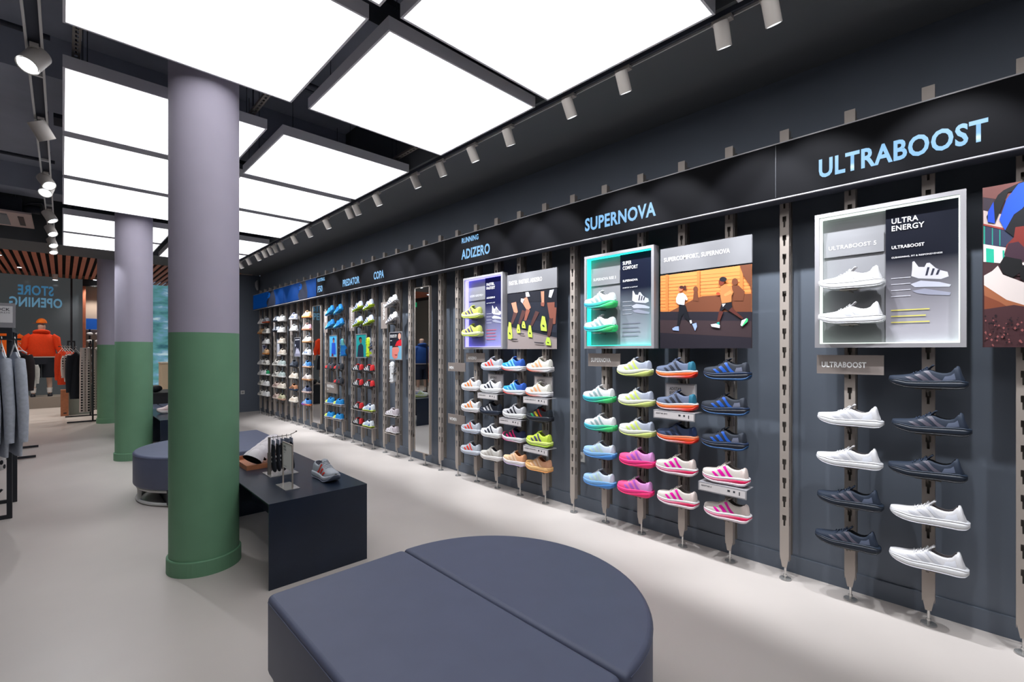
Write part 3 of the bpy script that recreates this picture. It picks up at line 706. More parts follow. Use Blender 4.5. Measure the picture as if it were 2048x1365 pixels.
def column_of(k, items, where, group, dx=0, jit=True):
    names = {1: ['only'], }
    n = len(items)
    for i, it in enumerate(items):
        v, z = it[0], it[1]; pitch = it[2] if len(it) > 2 else 0; plate = it[3] if len(it) > 3 else False; yaw = it[4] if len(it) > 4 else 0
        pos = 'top' if i == 0 else ('bottom' if i == n - 1 else ORD[i] + ' from top')
        lab = '%s, %s of %s' % (DESC[v], pos, where)
        dy = random.uniform(-.012, .012); dyaw = random.uniform(-2.5, 2.5)
        zz = z
        st = STY[V[v]['style']]
        place_shoe(v, (SHOE_X + dx, PY(k) + dy, zz + (.012 if pitch else 0)), lab, (math.radians(-pitch), 0, math.radians(yaw + dyaw)), group)
        bracket(k, zz, plate=plate)
G = 'running shoes on the wall'
column_of(1, [('ub_white', .99), ('ub_white', .765), ('ub_navy', .545), ('ub_navy', .32)], 'the left column, nearest bay', G)
column_of(0, [('ub_navy', 1.213), ('ub_navy', .988), ('ub_navy', .765), ('ub_white', .54), ('ub_white', .315)], 'the right column, nearest bay', G)
column_of(6, [('green_fade', .985), ('green_fade', .76), ('sky_fade', .54), ('sky_fade', .312)], 'the leftmost column, teal lit bay', G)
column_of(5, [('lime_white', 1.21), ('lime_white', .985), ('lime_white', .76), ('pink_fade', .535), ('pink_fade', .315)], 'the second column, teal lit bay', G)
column_of(4, [('grey_orange', 1.21), ('grey_orange', .985), ('navy_orange', .76), ('cream_magenta', .535), ('cream_magenta', .315)], 'the third column, teal lit bay', G)
column_of(3, [('black_blue', 1.21), ('black_blue', .985), ('black_blue', .762), ('cream_magenta', .538), ('cream_magenta', .308)], 'the rightmost column, teal lit bay', G)
column_of(11, [('rb_white_orange', .98), ('rb_white_orange', .757), ('rb_grey_red', .534), ('rb_grey_red', .31)], 'the leftmost column, violet lit bay', G)
column_of(10, [('rb_grey_red', 1.203), ('rb_white_black', .98), ('rb_black_white', .757), ('rb_white_black', .533), ('rb_cream_snake', .305)], 'the second column, violet lit bay', G)
column_of(9, [('rb_blue', 1.207), ('rb_blue', .983), ('rb_zebra', .759), ('rb_black_pink', .534), ('rb_peach', .313)], 'the third column, violet lit bay', G)
column_of(8, [('rb_cream_orange', 1.207), ('rb_cream_orange', .985), ('rb_rasta', .763), ('rb_volt', .54), ('rb_orange', .313)], 'the rightmost column, violet lit bay', G)
G = 'football boots on the wall'
column_of(16, [('co_silver', 1.985, 18), ('co_silver', 1.76, 18), ('co_mauve', .545, 0, True), ('co_mauve', .32, 0, True)], 'the column beside the COPA sign', G)
column_of(18, [('pr_white_lime', 1.98, 14), ('pr_white_lime', 1.76, 14), ('pr_black_red', 1.10), ('pr_black_red', .88), ('pr_white_blue', .545, 0, True), ('pr_white_blue', .32, 0, True)], 'the right column by the PREDATOR sign', G)
column_of(19, [('pr_white_lime', 1.98, 14), ('pr_white_lime', 1.76, 14), ('pr_black_red', 1.10), ('pr_black_red', .88), ('pr_black_red', .545, 0, True), ('pr_black_red', .32, 0, True)], 'the left column by the PREDATOR sign', G)
column_of(21, [('ft_blue', 1.98, 18), ('ft_blue', 1.76, 16), ('ft_red_black', 1.10), ('ft_red_black', .88), ('ft_blue_white', .545, 0, True), ('ft_blue_white', .32, 0, True)], 'the right column above the FOOTBALL plaque', G)
column_of(22, [('ft_blue', 1.98, 18), ('ft_blue', 1.76, 16), ('ft_red_black', 1.10), ('ft_blue_white', .545, 0, True), ('ft_blue_white', .32, 0, True)], 'the left column by the FOOTBALL plaque', G)
G = 'sneakers on the far part of the wall'
column_of(25, [('s_tan', 1.98), ('s_pink', 1.76), ('s_white_gum', 1.54), ('s_blue_white', 1.32), ('s_blue', 1.10), ('s_white_gum', .875), ('s_navy', .655), ('s_blue_violet', .435)], 'the column beside the farther mirror', G)
column_of(27, [('s_navy_white', 1.98), ('s_white', 1.765), ('s_black', 1.10), ('s_cream', .88), ('s_bronze', .66), ('s_cream', .44)], 'the single column left of it', G)
column_of(29, [('s_white', 1.975), ('s_white', 1.757), ('s_cream', 1.54), ('s_cream', 1.315), ('s_sage', 1.10), ('s_sage', .875), ('s_cream', .657), ('s_olive', .432)], 'the right column, middle sneaker bay', G)
column_of(30, [('s_dark_white', 1.98), ('s_dark_white', 1.78), ('s_white_black', 1.10), ('s_white_black', .873), ('s_brown', .655), ('s_brown', .434)], 'the left column, middle sneaker bay', G)
column_of(32, [('s_orange_black', 1.99), ('s_white_black', 1.766), ('s_white', 1.542), ('s_tan', 1.319), ('s_white_black', 1.10), ('s_green_heel', .88), ('s_white', .655), ('s_white', .437)], 'the right column, far corner bay', G)
column_of(33, [('s_white', 1.98), ('s_tan', 1.765), ('s_white', 1.10), ('s_white', .873), ('s_white_black', .657), ('s_white_black', .434)], 'the left column, far corner bay', G)

# ------------------------------------------------------------------ flat printed artwork
def art(name, parent, X, Yl, Yr, z0, z1, base, polys, base2=None, em=0.0, thick=.004):
    """print on a thin board facing the room: polygons in (a, b) with a from the reader's left, b upward"""
    b = MB(); P = lambda a, c, k: (X - .0003 * k, Yl + (Yr - Yl) * a, z0 + (z1 - z0) * c)
    mb_ = cm(base, .45) if base2 is None else mat('print_fade_%s_%s' % (base, base2), base, .45, c2=base2, axis=2)
    b.box(X, X + thick, min(Yl, Yr), max(Yl, Yr), z0, z1, mb_)
    for k, (c, pts) in enumerate(polys):
        m = c if isinstance(c, bpy.types.Material) else cm(c, .45)
        b.add([P(max(0, min(1, a)), max(0, min(1, d)), k + 1) for a, d in pts], [tuple(range(len(pts)))], m)
    return b.build(name, parent)
def circ(a, b, ra, rb, n=14): return [(a + ra * math.cos(2 * PI * i / n), b + rb * math.sin(2 * PI * i / n)) for i in range(n)]
def limb(x0, y0, x1, y1, w0, w1):
    d = Vector((x1 - x0, y1 - y0)); n = Vector((-d.y, d.x)).normalized()
    return [(x0 + n.x * w0, y0 + n.y * w0), (x1 + n.x * w1, y1 + n.y * w1), (x1 + n.x * w1 * .3 + d.normalized().x * w1 * .6, y1 + d.normalized().y * w1 * .6), (x1 - n.x * w1, y1 - n.y * w1), (x0 - n.x * w0, y0 - n.y * w0)]
def pxmap(x0, x1, tl, tr_, bl, br, amax=1.0):
    def f(pts):
        out = []
        for x, y in pts:
            s = (x - x0) / (x1 - x0); T = tl + (tr_ - tl) * s; B = bl + (br - bl) * s
            out.append((s * amax, 1 - (y - T) / (B - T)))
        return out
    return f

# ------------------------------------------------------------------ LED display band
lb = thing('led_display', 'long dark LED display band with blue words above the shoe wall', 'display')
X0 = 3.02
MB().box(X0 + .004, 3.15, -1.8, 11.32, 2.294, 2.618, M_DUCT).build('housing', lb)
led_scr = MB().box(X0, X0 + .004, -1.8, 11.32, 2.30, 2.612, M_LED).build('screen', lb)
MB().box(X0 - .004, X0 + .014, -1.8, 11.32, 2.288, 2.2945, M_FRAME).build('bottom_trim', lb)
MB().box(X0 - .004, X0 + .006, -1.8, 11.32, 2.6125, 2.619, M_FRAME).build('top_trim', lb)
b = MB()
for y in (.89, 4.2, 7.5): b.box(X0 - .0008, X0, y - .0015, y + .0015, 2.30, 2.612, M_BLACK)
b.build('panel_seam', lb)
blue = mat('led_deep_blue', (0, 24, 60), .6, em=.30, spec=.1, emc=(0, 70, 150)); blue2 = mat('led_mid_blue', (4, 40, 90), .6, em=.45, spec=.1, emc=(4, 90, 180)); dark = mat('led_black', (22, 26, 38), .4)
for yl, yr in ((11.31, 9.35), (9.34, 7.78)):
    wv = [(.50, 0), (.47, .3), (.52, .5), (.50, .75), (.55, 1), (.70, 1), (.73, .7), (.76, .35), (.755, 0)]
    jag = [(.52, .55), (.49, .62), (.535, .66), (.50, .74), (.55, .80), (.53, .88), (.57, .93), (.60, .8), (.58, .6)]
    art('video_image', led_scr, X0 - .0045, yl, yr, 2.305, 2.607, (0, 62, 132), [(blue, [(0, 0), (1, 0), (1, 1), (0, 1)]), (dark, wv), (blue2, jag)], thick=.003)
for s_, yl, wd_, z, cap in (('ULTRABOOST', .672, .657, 2.356, .105), ('SUPERNOVA', 2.278, .62, 2.356, .105), ('ADIZERO', 3.888, .452, 2.356, .105), ('RUNNING', 3.882, .272, 2.526, .056),
                        ('COPA', 5.806, .276, 2.356, .105), ('PREDATOR', 6.768, .542, 2.356, .105), ('F50', 7.72, .192, 2.356, .105), ('FOOTBALL', 7.73, .30, 2.528, .056)):
    text(s_, 'lettering', led_scr, M_TEXT, X0 - .002, yl, z, cap, wd_, bold=.03)

# ------------------------------------------------------------------ light boxes
def light_box(yl, yr, col, emis, strength, t_label, panel_top, panel_bot, plaque, head, sub1, sub2, bars, label):
    t = thing('light_box', label, 'light box'); xf = 3.09; xb = 3.162; z0, z1 = 1.417, 2.173; e = .022
    b = MB()
    b.box(xf, xb, yr, yl, z1 - e, z1, M_FRAME); b.box(xf, xb, yr, yl, z0, z0 + e, M_FRAME); b.box(xf, xb, yl - e, yl, z0 + e, z1 - e, M_FRAME); b.box(xf, xb, yr, yr + e, z0 + e, z1 - e, M_FRAME)
    lbf = b.build('frame', t)
    ym = yl - (yl - yr) * .505
    MB().box(xb - .014, xb, ym, yl - e, z0 + e, z1 - e, M_PLAQUEL).build('back_panel', t)
    me = mat('led_strip_' + t_label, emis, .5, em=strength)
    g = .005
    for nm, d in (('top', (xf + .012, xb - .016, yr + e, yl - e, z1 - e - g, z1 - e)), ('bottom', (xf + .012, xb - .016, yr + e, yl - e, z0 + e, z0 + e + g)),
                  ('left', (xf + .012, xb - .016, yl - e - g, yl - e, z0 + e + g, z1 - e - g)), ('right', (xf + .012, xb - .016, yr + e, yr + e + g, z0 + e + g, z1 - e - g))):
        MB().box(*d, me).build('light_strip', lbf)
    pz0, pz1 = z0 + e + g, z1 - e - g; pl, pr = ym, yr + e + g
    polys = []
    def sh(cx, cy, s, c, hole=None):
        pts = [(.5, -.10), (.47, .02), (.30, .06), (.16, .12), (.0, .26), (-.08, .25), (-.14, .14), (-.30, .14), (-.42, .30), (-.47, .28), (-.48, .06), (-.5, -.12), (-.3, -.18), (.3, -.18)]
        return (c, [(cx + s * x, cy + s * y * .52 - .03 * x) for x, y in pts])
    polys.append(sh(.62, .50, .50, (200, 198, 206)))
    for q in range(3):
        polys.append(((40, 42, 60), [(.56 + .07 * q, .478), (.59 + .07 * q, .478), (.62 + .07 * q, .535 - .012 * q), (.59 + .07 * q, .538 - .012 * q)]))
    polys.append(((188, 190, 204), [(.36, .425), (.50, .445), (.75, .425), (.9, .40), (.88, .385), (.6, .395), (.42, .40)]))
    polys.append(((150, 152, 170), [(.38, .375), (.55, .385), (.9, .345), (.88, .325), (.6, .34), (.45, .355)]))
    for q in range(4): polys.append(((210, 210, 220), [(.08, .475 - .045 * q), (.36, .475 - .045 * q), (.36, .479 - .045 * q), (.08, .479 - .045 * q)]))
    for q in range(bars[1]): polys.append((bars[0], [(.08, .235 - .045 * q), (.62 - .05 * (q % 2), .235 - .045 * q), (.62 - .05 * (q % 2), .242 - .045 * q), (.08, .242 - .045 * q)]))
    gp = art('graphic_panel', t, xb - .030, pl, pr, pz0, pz1, panel_top, polys, base2=None, thick=.010)
    gp.data.materials[0] = mat('graphic_' + t_label, tint(panel_bot, .8), .75, c2=panel_top, axis=2, spec=.15, ramp=(.12, .62))
    xt = xb - .034
    text(head, 'lettering', gp, M_WTEXT, xt, pl - .025, 2.026, .066, (pl - pr) * .46, bold=.015)
    text(sub1, 'lettering', gp, M_WTEXT, xt, pl - .025, 1.932, .017, (pl - pr) * .46, bold=.02)
    text(sub2, 'lettering', gp, M_WTEXT, xt, pl - .025, 1.882, .009, (pl - pr) * (.7 if len(sub2) > 22 else .46), bold=.01)
    for q in range(4): text(('UPPER', 'MIDSOLE', 'SYSTEM', 'OUTSOLE')[q] if False else '', 'x', t, M_WTEXT, xt, 0, 0, 1) if False else None
    q1 = MB().box(xb - .024, xb - .014, ym + .008, yl - e - .012, 1.930, 2.033, M_PLAQUEL); q1 = q1.build('name_plaque', t)
    text(plaque, 'lettering', q1, M_WTEXT, xb - .0255, yl - e - .036, 1.970, .022, None if len(plaque) < 12 else .215)
    for z in (1.732, 1.543):
        b = MB(); b.box(3.075, xb - .014, (yl - e + ym) / 2 - .004, (yl - e + ym) / 2 + .004, z - .012, z - .004, M_STEELD); b.box(3.03, 3.10, (yl - e + ym) / 2 - .04, (yl - e + ym) / 2 + .04, z - .005, z - .002, M_STEELD)
        b.build('shoe_bracket', t)
    for v, z, wh in ((label_shoe[t_label], 1.736, 'upper'), (label_shoe[t_label], 1.547, 'lower')):
        place_shoe(v, (3.078, (yl - e + ym) / 2 - .002, z), '%s, %s one inside the %s light box' % (DESC[v], wh, t_label), (0, 0, random.uniform(-.03, .03)), 'shoes in the light boxes')
label_shoe = {'white lit': 'ub_white', 'teal lit': 'green_fade', 'violet lit': 'rb_pale_yellow'}
light_box(.708, .088, None, (226, 242, 230), 1.2, 'white lit', (14, 17, 30), (206, 202, 214), 'ULTRABOOST 5', 'ULTRA\nENERGY', 'ULTRABOOST', 'CUSHIONING, FIT & RESPONSIVENESS', ((226, 214, 96), 3), 'square white lit box holding two white shoes, nearest the camera')
light_box(2.34, 1.713, None, (40, 235, 205), 2.2, 'teal lit', (12, 18, 40), (190, 200, 214), 'SUPERNOVA RISE 3', 'SUPER\nCOMFORT', 'SUPERNOVA', 'COMFORT & SUPPORT', ((120, 120, 140), 4), 'square teal lit box holding two white and green shoes')
light_box(3.95, 3.33, None, (122, 118, 255), 3.5, 'violet lit', (10, 14, 60), (170, 170, 214), 'ADIZERO ADIOS PRO 4', 'FASTER,\nFASTEST', 'ADIZERO', 'LIGHTWEIGHT & FAST', ((226, 70, 80), 4), 'square violet lit box holding two yellow shoes')

# ------------------------------------------------------------------ header boards and posters
def header(yl, yr, s, wfrac, cap, label):
    t = thing('header_board', label, 'sign')
    plt = MB().box(3.13, 3.145, yr, yl, 1.958, 2.137, M_PLAQUEL).build('board', t)
    MB().box(3.145, 3.166, (yl + yr) / 2 + .12, (yl + yr) / 2 + .20, 1.99, 2.02, M_STEELD).build('mounting_clip', t)
    text(s, 'lettering', plt, M_WTEXT, 3.1285, yl - .028, 2.035, cap, (yl - yr) * wfrac, bold=.02)
header(3.306, 2.669, 'FASTER. FASTEST. ADIZERO', .68, .040, 'pale grey header board above the picture of racing legs')
header(1.683, 1.058, 'SUPERCOMFORT, SUPERNOVA', .74, .036, 'pale grey header board above the picture of two joggers')
def poster(name, yl, yr, z0, z1, base, polys, label, cat='poster', frame=False, base2=None, x=3.13):
    t = thing(name, label, cat)
    if frame:
        b = MB(); e = .012
        b.box(x - .004, x + .008, yr - e, yr, z0 - e, z1 + e, M_PLAQUEL); b.box(x - .004, x + .008, yl, yl + e, z0 - e, z1 + e, M_PLAQUEL)
        b.box(x - .004, x + .008, yr, yl, z0 - e, z0, M_PLAQUEL); b.box(x - .004, x + .008, yr, yl, z1, z1 + e, M_PLAQUEL); b.build('frame', t)
    art('print', t, x, yl, yr, z0, z1, base, polys)
    MB().box(x + .004, XP, (yl + yr) / 2 - .02, (yl + yr) / 2 + .02, (z0 + z1) / 2 - .04, (z0 + z1) / 2 + .04, M_STEELD).build('mounting_clip', t)
    return t
# legs of racing runners
m1 = pxmap(752, 1237, 722, 662, 1260, 1260)
skin, skind, shade, lime, ink = (196, 134, 108), (140, 84, 70), (84, 54, 52), (190, 216, 84), (24, 26, 36)
pl = [((150, 138, 136), m1([(752, 1035), (1237, 1150), (1237, 1262), (752, 1262)])), ((120, 108, 108), m1([(752, 1035), (1237, 1150), (1237, 1165), (752, 1050)])),
      ((40, 44, 58), m1([(900, 960), (1237, 1010), (1237, 1100), (900, 1060)])), (ink, m1([(752, 722), (1237, 662), (1237, 800), (1170, 820), (1100, 790), (905, 800), (790, 810), (752, 800)])),
      (skin, m1(limb(820, 800, 845, 900, 26, 20))), (shade, m1(limb(840, 900, 800, 1010, 20, 12))), (skin, m1(limb(925, 760, 975, 860, 36, 24))), (shade, m1(limb(930, 880, 880, 1010, 22, 12))), (skind, m1(limb(970, 870, 940, 975, 20, 12))),
      (shade, m1(limb(1060, 890, 1000, 1030, 20, 12))), (skin, m1(limb(1108, 690, 1112, 800, 16, 12))), (skind, m1([(1092, 800), (1128, 800), (1124, 840), (1096, 835)])), (skind, m1(limb(1185, 800, 1195, 950, 34, 22))), (shade, m1(limb(1192, 960, 1166, 1130, 22, 14))), (skind, m1(limb(1225, 850, 1215, 1010, 16, 12))),
      ((220, 224, 230), m1([(1175, 680), (1215, 672), (1190, 755), (1165, 748)])), ((225, 225, 232), m1([(900, 760), (935, 765), (915, 808), (898, 790)])), ((200, 200, 210), m1([(945, 700), (975, 695), (990, 740), (950, 745)]))]
for (x, y, w_, h_) in ((785, 1080, 26, 88), (875, 1060, 20, 46), (928, 1020, 20, 36), (992, 1085, 22, 62), (1122, 1010, 30, 76), (1165, 1185, 26, 42)):
    pl.append((lime, m1([(x - w_ * .5, y - h_), (x + w_ * .4, y - h_ * .9), (x + w_ * .9, y + h_ * .2), (x + w_, y + h_), (x - w_ * .8, y + h_ * .9), (x - w_, y + h_ * .2)])))
    pl.append((ink, m1([(x - w_ * .3, y + h_ * .1), (x + w_ * .3, y + h_ * .3), (x + w_ * .2, y + h_ * .5), (x - w_ * .4, y + h_ * .3)])))
pl += [((54, 52, 60), m1([(800, 1155), (870, 1160), (860, 1170), (800, 1168)])), ((54, 52, 60), m1([(1030, 1190), (1130, 1198), (1120, 1210), (1040, 1200)])), ((54, 52, 60), m1([(880, 1100), (940, 1108), (930, 1116), (885, 1110)]))]
poster('poster', 3.303, 2.669, 1.416, 1.950, (30, 34, 46), pl, 'poster of bare running legs in lime shoes')
# joggers by a brick wall
m2 = pxmap(980, 1872, 535, 432, 1255, 1255)
org = (226, 140, 74); mor = (176, 100, 50); dk = (34, 30, 40); br = (110, 62, 40)
pj = [(org, m2([(980, 540), (1872, 432), (1872, 900), (980, 900)]))]
for q in range(11):
    y = 565 + q * 31; pj.append((mor, m2([(980, y), (1872, y - 70 + q * 4), (1872, y - 67 + q * 4), (980, y + 3)])))
for x in (1040, 1370, 1770): pj.append(((206, 122, 60), m2([(x, 480), (x + 26, 480), (x + 26, 900), (x, 900)]))); pj.append((mor, m2([(x + 26, 480), (x + 30, 480), (x + 30, 900), (x + 26, 900)])))
pj += [(br, m2([(1080, 895), (1340, 770), (1420, 742), (1640, 728), (1700, 735), (1872, 720), (1872, 900)])), (br, m2([(1770, 440), (1872, 432), (1872, 730), (1858, 640), (1800, 540)])),
       (dk, m2([(980, 892), (1872, 900), (1872, 1256), (980, 1256)])), ((58, 44, 48), m2([(980, 975), (1872, 990), (1872, 1150), (980, 1100)])),
       # shadows cast in the printed picture
       (br, m2(circ(1358, 672, 24, 30))), (br, m2([(1340, 700), (1378, 700), (1388, 790), (1330, 785)])), (br, m2(circ(1728, 602, 28, 34))), (br, m2([(1700, 640), (1760, 640), (1815, 700), (1800, 790), (1720, 790)])),
       # woman
       ((196, 110, 80), m2(circ(1205, 665, 24, 28))), ((60, 30, 26), m2(circ(1216, 652, 24, 16))), ((70, 34, 30), m2(circ(1250, 655, 14, 22))), ((214, 214, 226), m2([(1180, 715), (1230, 705), (1262, 735), (1248, 790), (1245, 825), (1195, 828), (1160, 800), (1158, 760)])), ((200, 204, 220), m2(limb(1245, 735, 1272, 775, 15, 10))),
       ((14, 16, 26), m2(limb(1222, 825, 1205, 930, 32, 22))), ((14, 16, 26), m2(limb(1200, 920, 1180, 1030, 20, 11))), ((14, 16, 26), m2(limb(1230, 840, 1270, 950, 30, 20))), ((14, 16, 26), m2(limb(1262, 940, 1340, 1020, 18, 10))), ((150, 172, 224), m2([(1118, 1058), (1150, 1040), (1185, 1036), (1190, 1082), (1125, 1075)])), ((150, 172, 224), m2([(1325, 1015), (1368, 1002), (1375, 1040), (1355, 1082), (1345, 1060)])), ((225, 225, 232), m2([(1298, 980), (1318, 975), (1326, 1005), (1308, 1012)])),
       # man
       ((120, 50, 32), m2(circ(1608, 605, 26, 32))), ((26, 24, 34), m2(circ(1624, 578, 34, 24))), ((180, 120, 70), m2([(1600, 650), (1640, 625), (1700, 665), (1718, 705), (1702, 740), (1700, 800), (1612, 815), (1598, 730)])), ((206, 140, 84), m2(limb(1700, 700, 1640, 735, 18, 12))), ((190, 70, 40), m2(circ(1578, 718, 18, 14))),
       ((18, 18, 28), m2([(1612, 815), (1702, 805), (1710, 880), (1670, 890), (1640, 860), (1600, 900), (1590, 890)])), ((86, 40, 34), m2(limb(1608, 890, 1578, 1000, 20, 11))), ((86, 40, 34), m2(limb(1690, 870, 1740, 915, 22, 14))), ((86, 40, 34), m2(limb(1740, 915, 1800, 965, 14, 9))), ((40, 150, 140), m2([(1568, 1000), (1592, 995), (1592, 1025), (1566, 1025)])), ((232, 232, 240), m2([(1510, 1020), (1560, 1012), (1596, 1028), (1594, 1056), (1520, 1042)])), ((232, 232, 240), m2([(1790, 985), (1835, 962), (1842, 990), (1795, 1040), (1782, 1030)])), ((60, 200, 120), m2([(1835, 962), (1845, 970), (1843, 995), (1797, 1042), (1795, 1036)])), ((230, 230, 236), m2([(1615, 820), (1650, 818), (1625, 850)]))]
poster('poster', 1.683, 1.058, 1.416, 1.948, (60, 44, 40), pj, 'poster of two joggers before an orange brick wall')
m3 = pxmap(82, 369, 58, -40, 1143, 1150, .207)
pr_ = [((116, 70, 66), m3([(82, 58), (369, -40), (369, 120), (82, 120)])), ((56, 44, 56), m3([(88, 125), (160, 120), (160, 210), (88, 210)])), ((196, 176, 172), m3([(88, 210), (230, 220), (230, 320), (88, 300)])), ((150, 60, 54), m3([(88, 300), (369, 330), (369, 345), (88, 312)])),
       ((44, 52, 78), m3([(88, 316), (369, 345), (369, 450), (88, 440)])), ((30, 140, 122), m3([(88, 316), (100, 317), (100, 440), (88, 440)])), ((30, 140, 122), m3([(148, 322), (156, 322), (156, 440), (148, 440)])), ((30, 140, 122), m3([(200, 328), (208, 328), (208, 440), (200, 440)])),
       ((226, 212, 208), m3([(88, 440), (369, 460), (369, 565), (88, 560)])), ((30, 170, 140), m3([(106, 465), (162, 468), (164, 562), (108, 560)])), ((30, 170, 140), m3([(222, 470), (236, 470), (236, 562), (224, 562)])), ((60, 36, 40), m3([(88, 562), (369, 568), (369, 640), (88, 655)])),
       ((8, 10, 16), m3([(120, 290), (110, 250), (190, 90), (230, 50), (369, -40), (369, 20), (260, 60), (170, 290)])), ((24, 70, 190), m3([(120, 215), (160, 140), (170, 290), (118, 285)])), ((28, 78, 205), m3([(200, 260), (250, 110), (330, -10), (369, -30), (369, 140), (300, 250), (240, 330)])), ((10, 12, 20), m3([(240, 330), (300, 210), (369, 150), (369, 380), (300, 370)])),
       ((120, 40, 34), m3([(300, 370), (310, 300), (369, 285), (369, 530), (235, 500), (250, 430)])), ((60, 36, 50), m3([(235, 500), (262, 420), (330, 400), (369, 440), (369, 540), (250, 530)])), ((10, 10, 14), m3([(200, 570), (235, 512), (350, 525), (365, 600), (290, 658), (225, 630)])), ((10, 10, 14), m3([(335, 600), (369, 560), (369, 680), (345, 665)])),
       ((208, 196, 192), m3([(92, 655), (150, 620), (190, 580), (225, 640), (300, 665), (369, 690), (369, 850), (250, 830), (92, 720)])), ((150, 90, 60), m3([(92, 720), (250, 815), (369, 850), (369, 880), (200, 850), (94, 790)])), ((120, 62, 40), m3([(94, 790), (200, 830), (250, 860), (94, 890)])),
       ((66, 38, 42), m3([(94, 885), (300, 850), (369, 860), (369, 1150), (94, 1143)]))]
random.seed(3)
for q in range(60):
    x = random.uniform(96, 360); y = random.uniform(920, 1135); r = random.uniform(4, 11)
    pr_.append(((146, 84, 82) if q % 2 else (30, 18, 24), m3([(x - r, y), (x, y - r), (x + r, y), (x, y + r)])))
poster('poster', .034, -.60, 1.416, 2.163, (60, 34, 38), pr_, 'poster with kneeling athlete and white shoe, cut by the photo edge', x=3.10)

# small framed prints
def small(yl, yr, z0, z1, base, polys, label): poster('framed_print', yl, yr, z0, z1, base, polys, label, 'picture', True)
small(7.51, 7.235, 1.308, 1.64, (70, 160, 205), [((30, 40, 90), circ(.55, .82, .14, .10)), ((150, 92, 74), circ(.55, .74, .11, .08)), ((30, 76, 180), [(.3, .66), (.8, .66), (.85, .1), (.25, .1)]), ((90, 30, 60), [(.25, 0), (.55, 0), (.5, .14), (.3, .14)])], 'blue framed print of a player behind the upright blue boot')
small(6.555, 6.245, 1.308, 1.635, (20, 140, 140), [((30, 26, 30), circ(.42, .8, .16, .1)), ((120, 74, 56), circ(.45, .72, .12, .1)), ((24, 40, 60), [(.1, .1), (.2, .5), (.5, .62), (.7, .5), (.75, 0), (.1, 0)])], 'teal framed print of a player behind the upright yellow boot')
cp = thing('framed_print', 'framed print of a red shirted player beside the upright white boot', 'picture')
art('print', cp, 3.13, 5.575, 5.275, 1.292, 1.636, (110, 160, 185), [((18, 22, 34), [(0, .5), (1, .5), (1, 1), (0, 1)]), ((206, 150, 130), circ(.82, .86, .12, .12)), ((196, 24, 40), [(.45, .5), (.6, .66), (.85, .74), (1, .72), (1, .5)]), ((200, 130, 120), circ(.5, .34, .3, .14)), ((206, 120, 110), [(.2, .4), (.75, .42), (.65, .04), (.4, 0), (.2, .1)]), ((60, 30, 30), [(.2, .44), (.75, .46), (.7, .5), (.25, .5)]), ((120, 30, 30), [(.4, .16), (.65, .18), (.55, .12)])])
text('DESIGNED FOR\nCONNECTION', 'lettering', cp, M_WTEXT, 3.1245, 5.56, 1.575, .036, .17, bold=.02)
text('COPA', 'lettering', cp, M_WTEXT, 3.1245, 5.56, 1.528, .012, .05, bold=.02)
b = MB(); b.box(3.126, 3.138, 5.263, 5.275, 1.28, 1.648, M_PLAQUEL); b.box(3.126, 3.138, 5.575, 5.587, 1.28, 1.648, M_PLAQUEL); b.box(3.126, 3.138, 5.275, 5.575, 1.28, 1.292, M_PLAQUEL); b.box(3.126, 3.138, 5.275, 5.575, 1.636, 1.648, M_PLAQUEL); b.build('frame', cp)
small(9.10, 8.82, 1.300, 1.635, (24, 28, 42), [((220, 220, 228), [(.08, .88), (.92, .9), (.92, .93), (.08, .92)]), ((176, 176, 196), [(.1, .14), (.3, .5), (.42, .36), (.6, .46), (.95, .2), (.95, .1)]), ((200, 206, 226), circ(.14, .6, .08, .07)), ((130, 130, 150), [(0, 0), (1, 0), (1, .14), (0, .14)])], 'dark framed print of pale peaks under the third tall sign')
small(10.09, 9.79, 1.300, 1.625, (26, 32, 46), [((206, 208, 220), [(0, 0), (.45, 0), (.5, .5), (.3, 1), (0, 1)]), ((214, 206, 216), [(.4, 0), (1, 0), (1, .1), (.5, .2)])], 'framed print, half white and half dark, middle sneaker bay')
small(11.08, 10.77, 1.300, 1.650, (206, 208, 220), [((22, 30, 46), [(0, .66), (1, .66), (1, 1), (0, 1)]), ((80, 86, 130), [(.1, .6), (.9, .6), (.6, .3)]), ((240, 240, 240), [(.1, .85), (.4, .85), (.4, .9), (.1, .9)]), ((240, 240, 240), [(.1, .72), (.3, .72), (.3, .77), (.1, .77)])], 'framed print in the far corner bay beneath two sneakers')
# upright display boots
random.seed(11)
def upright(v, y, z, label, rz=PI / 2):
    o = place_shoe(v, (3.095, y, z), label, (PI / 2, 0, rz), 'boots mounted upright')
upright('ft_blue', 7.05, 1.45, 'blue boot mounted upright beside the blue print', rz=PI / 2 - .5)
upright('pr_white_lime', 6.16, 1.45, 'lime and white boot mounted upright beside the teal print', rz=PI / 2 + .1)
V['co_white'] = dict(style='boot', up=(206, 206, 210), sole=(240, 240, 242), stripe=(120, 122, 134), lining=(150, 150, 156)); DESC['co_white'] = 'white boot'
upright('co_white', PY(16) + .02, 1.115, 'white boot mounted upright below the COPA print', rz=PI / 2 + .1)
MB().box(-.06, .004, -.01, .01, 1.09, 1.11, M_BRK).build('boot_mount', POST[16])
MB().box(-.06, .004, -.01, .01, 1.44, 1.46, M_BRK).build('boot_mount', POST[18])
MB().box(-.06, .004, -.01, .01, 1.44, 1.46, M_BRK).build('boot_mount', POST[21])

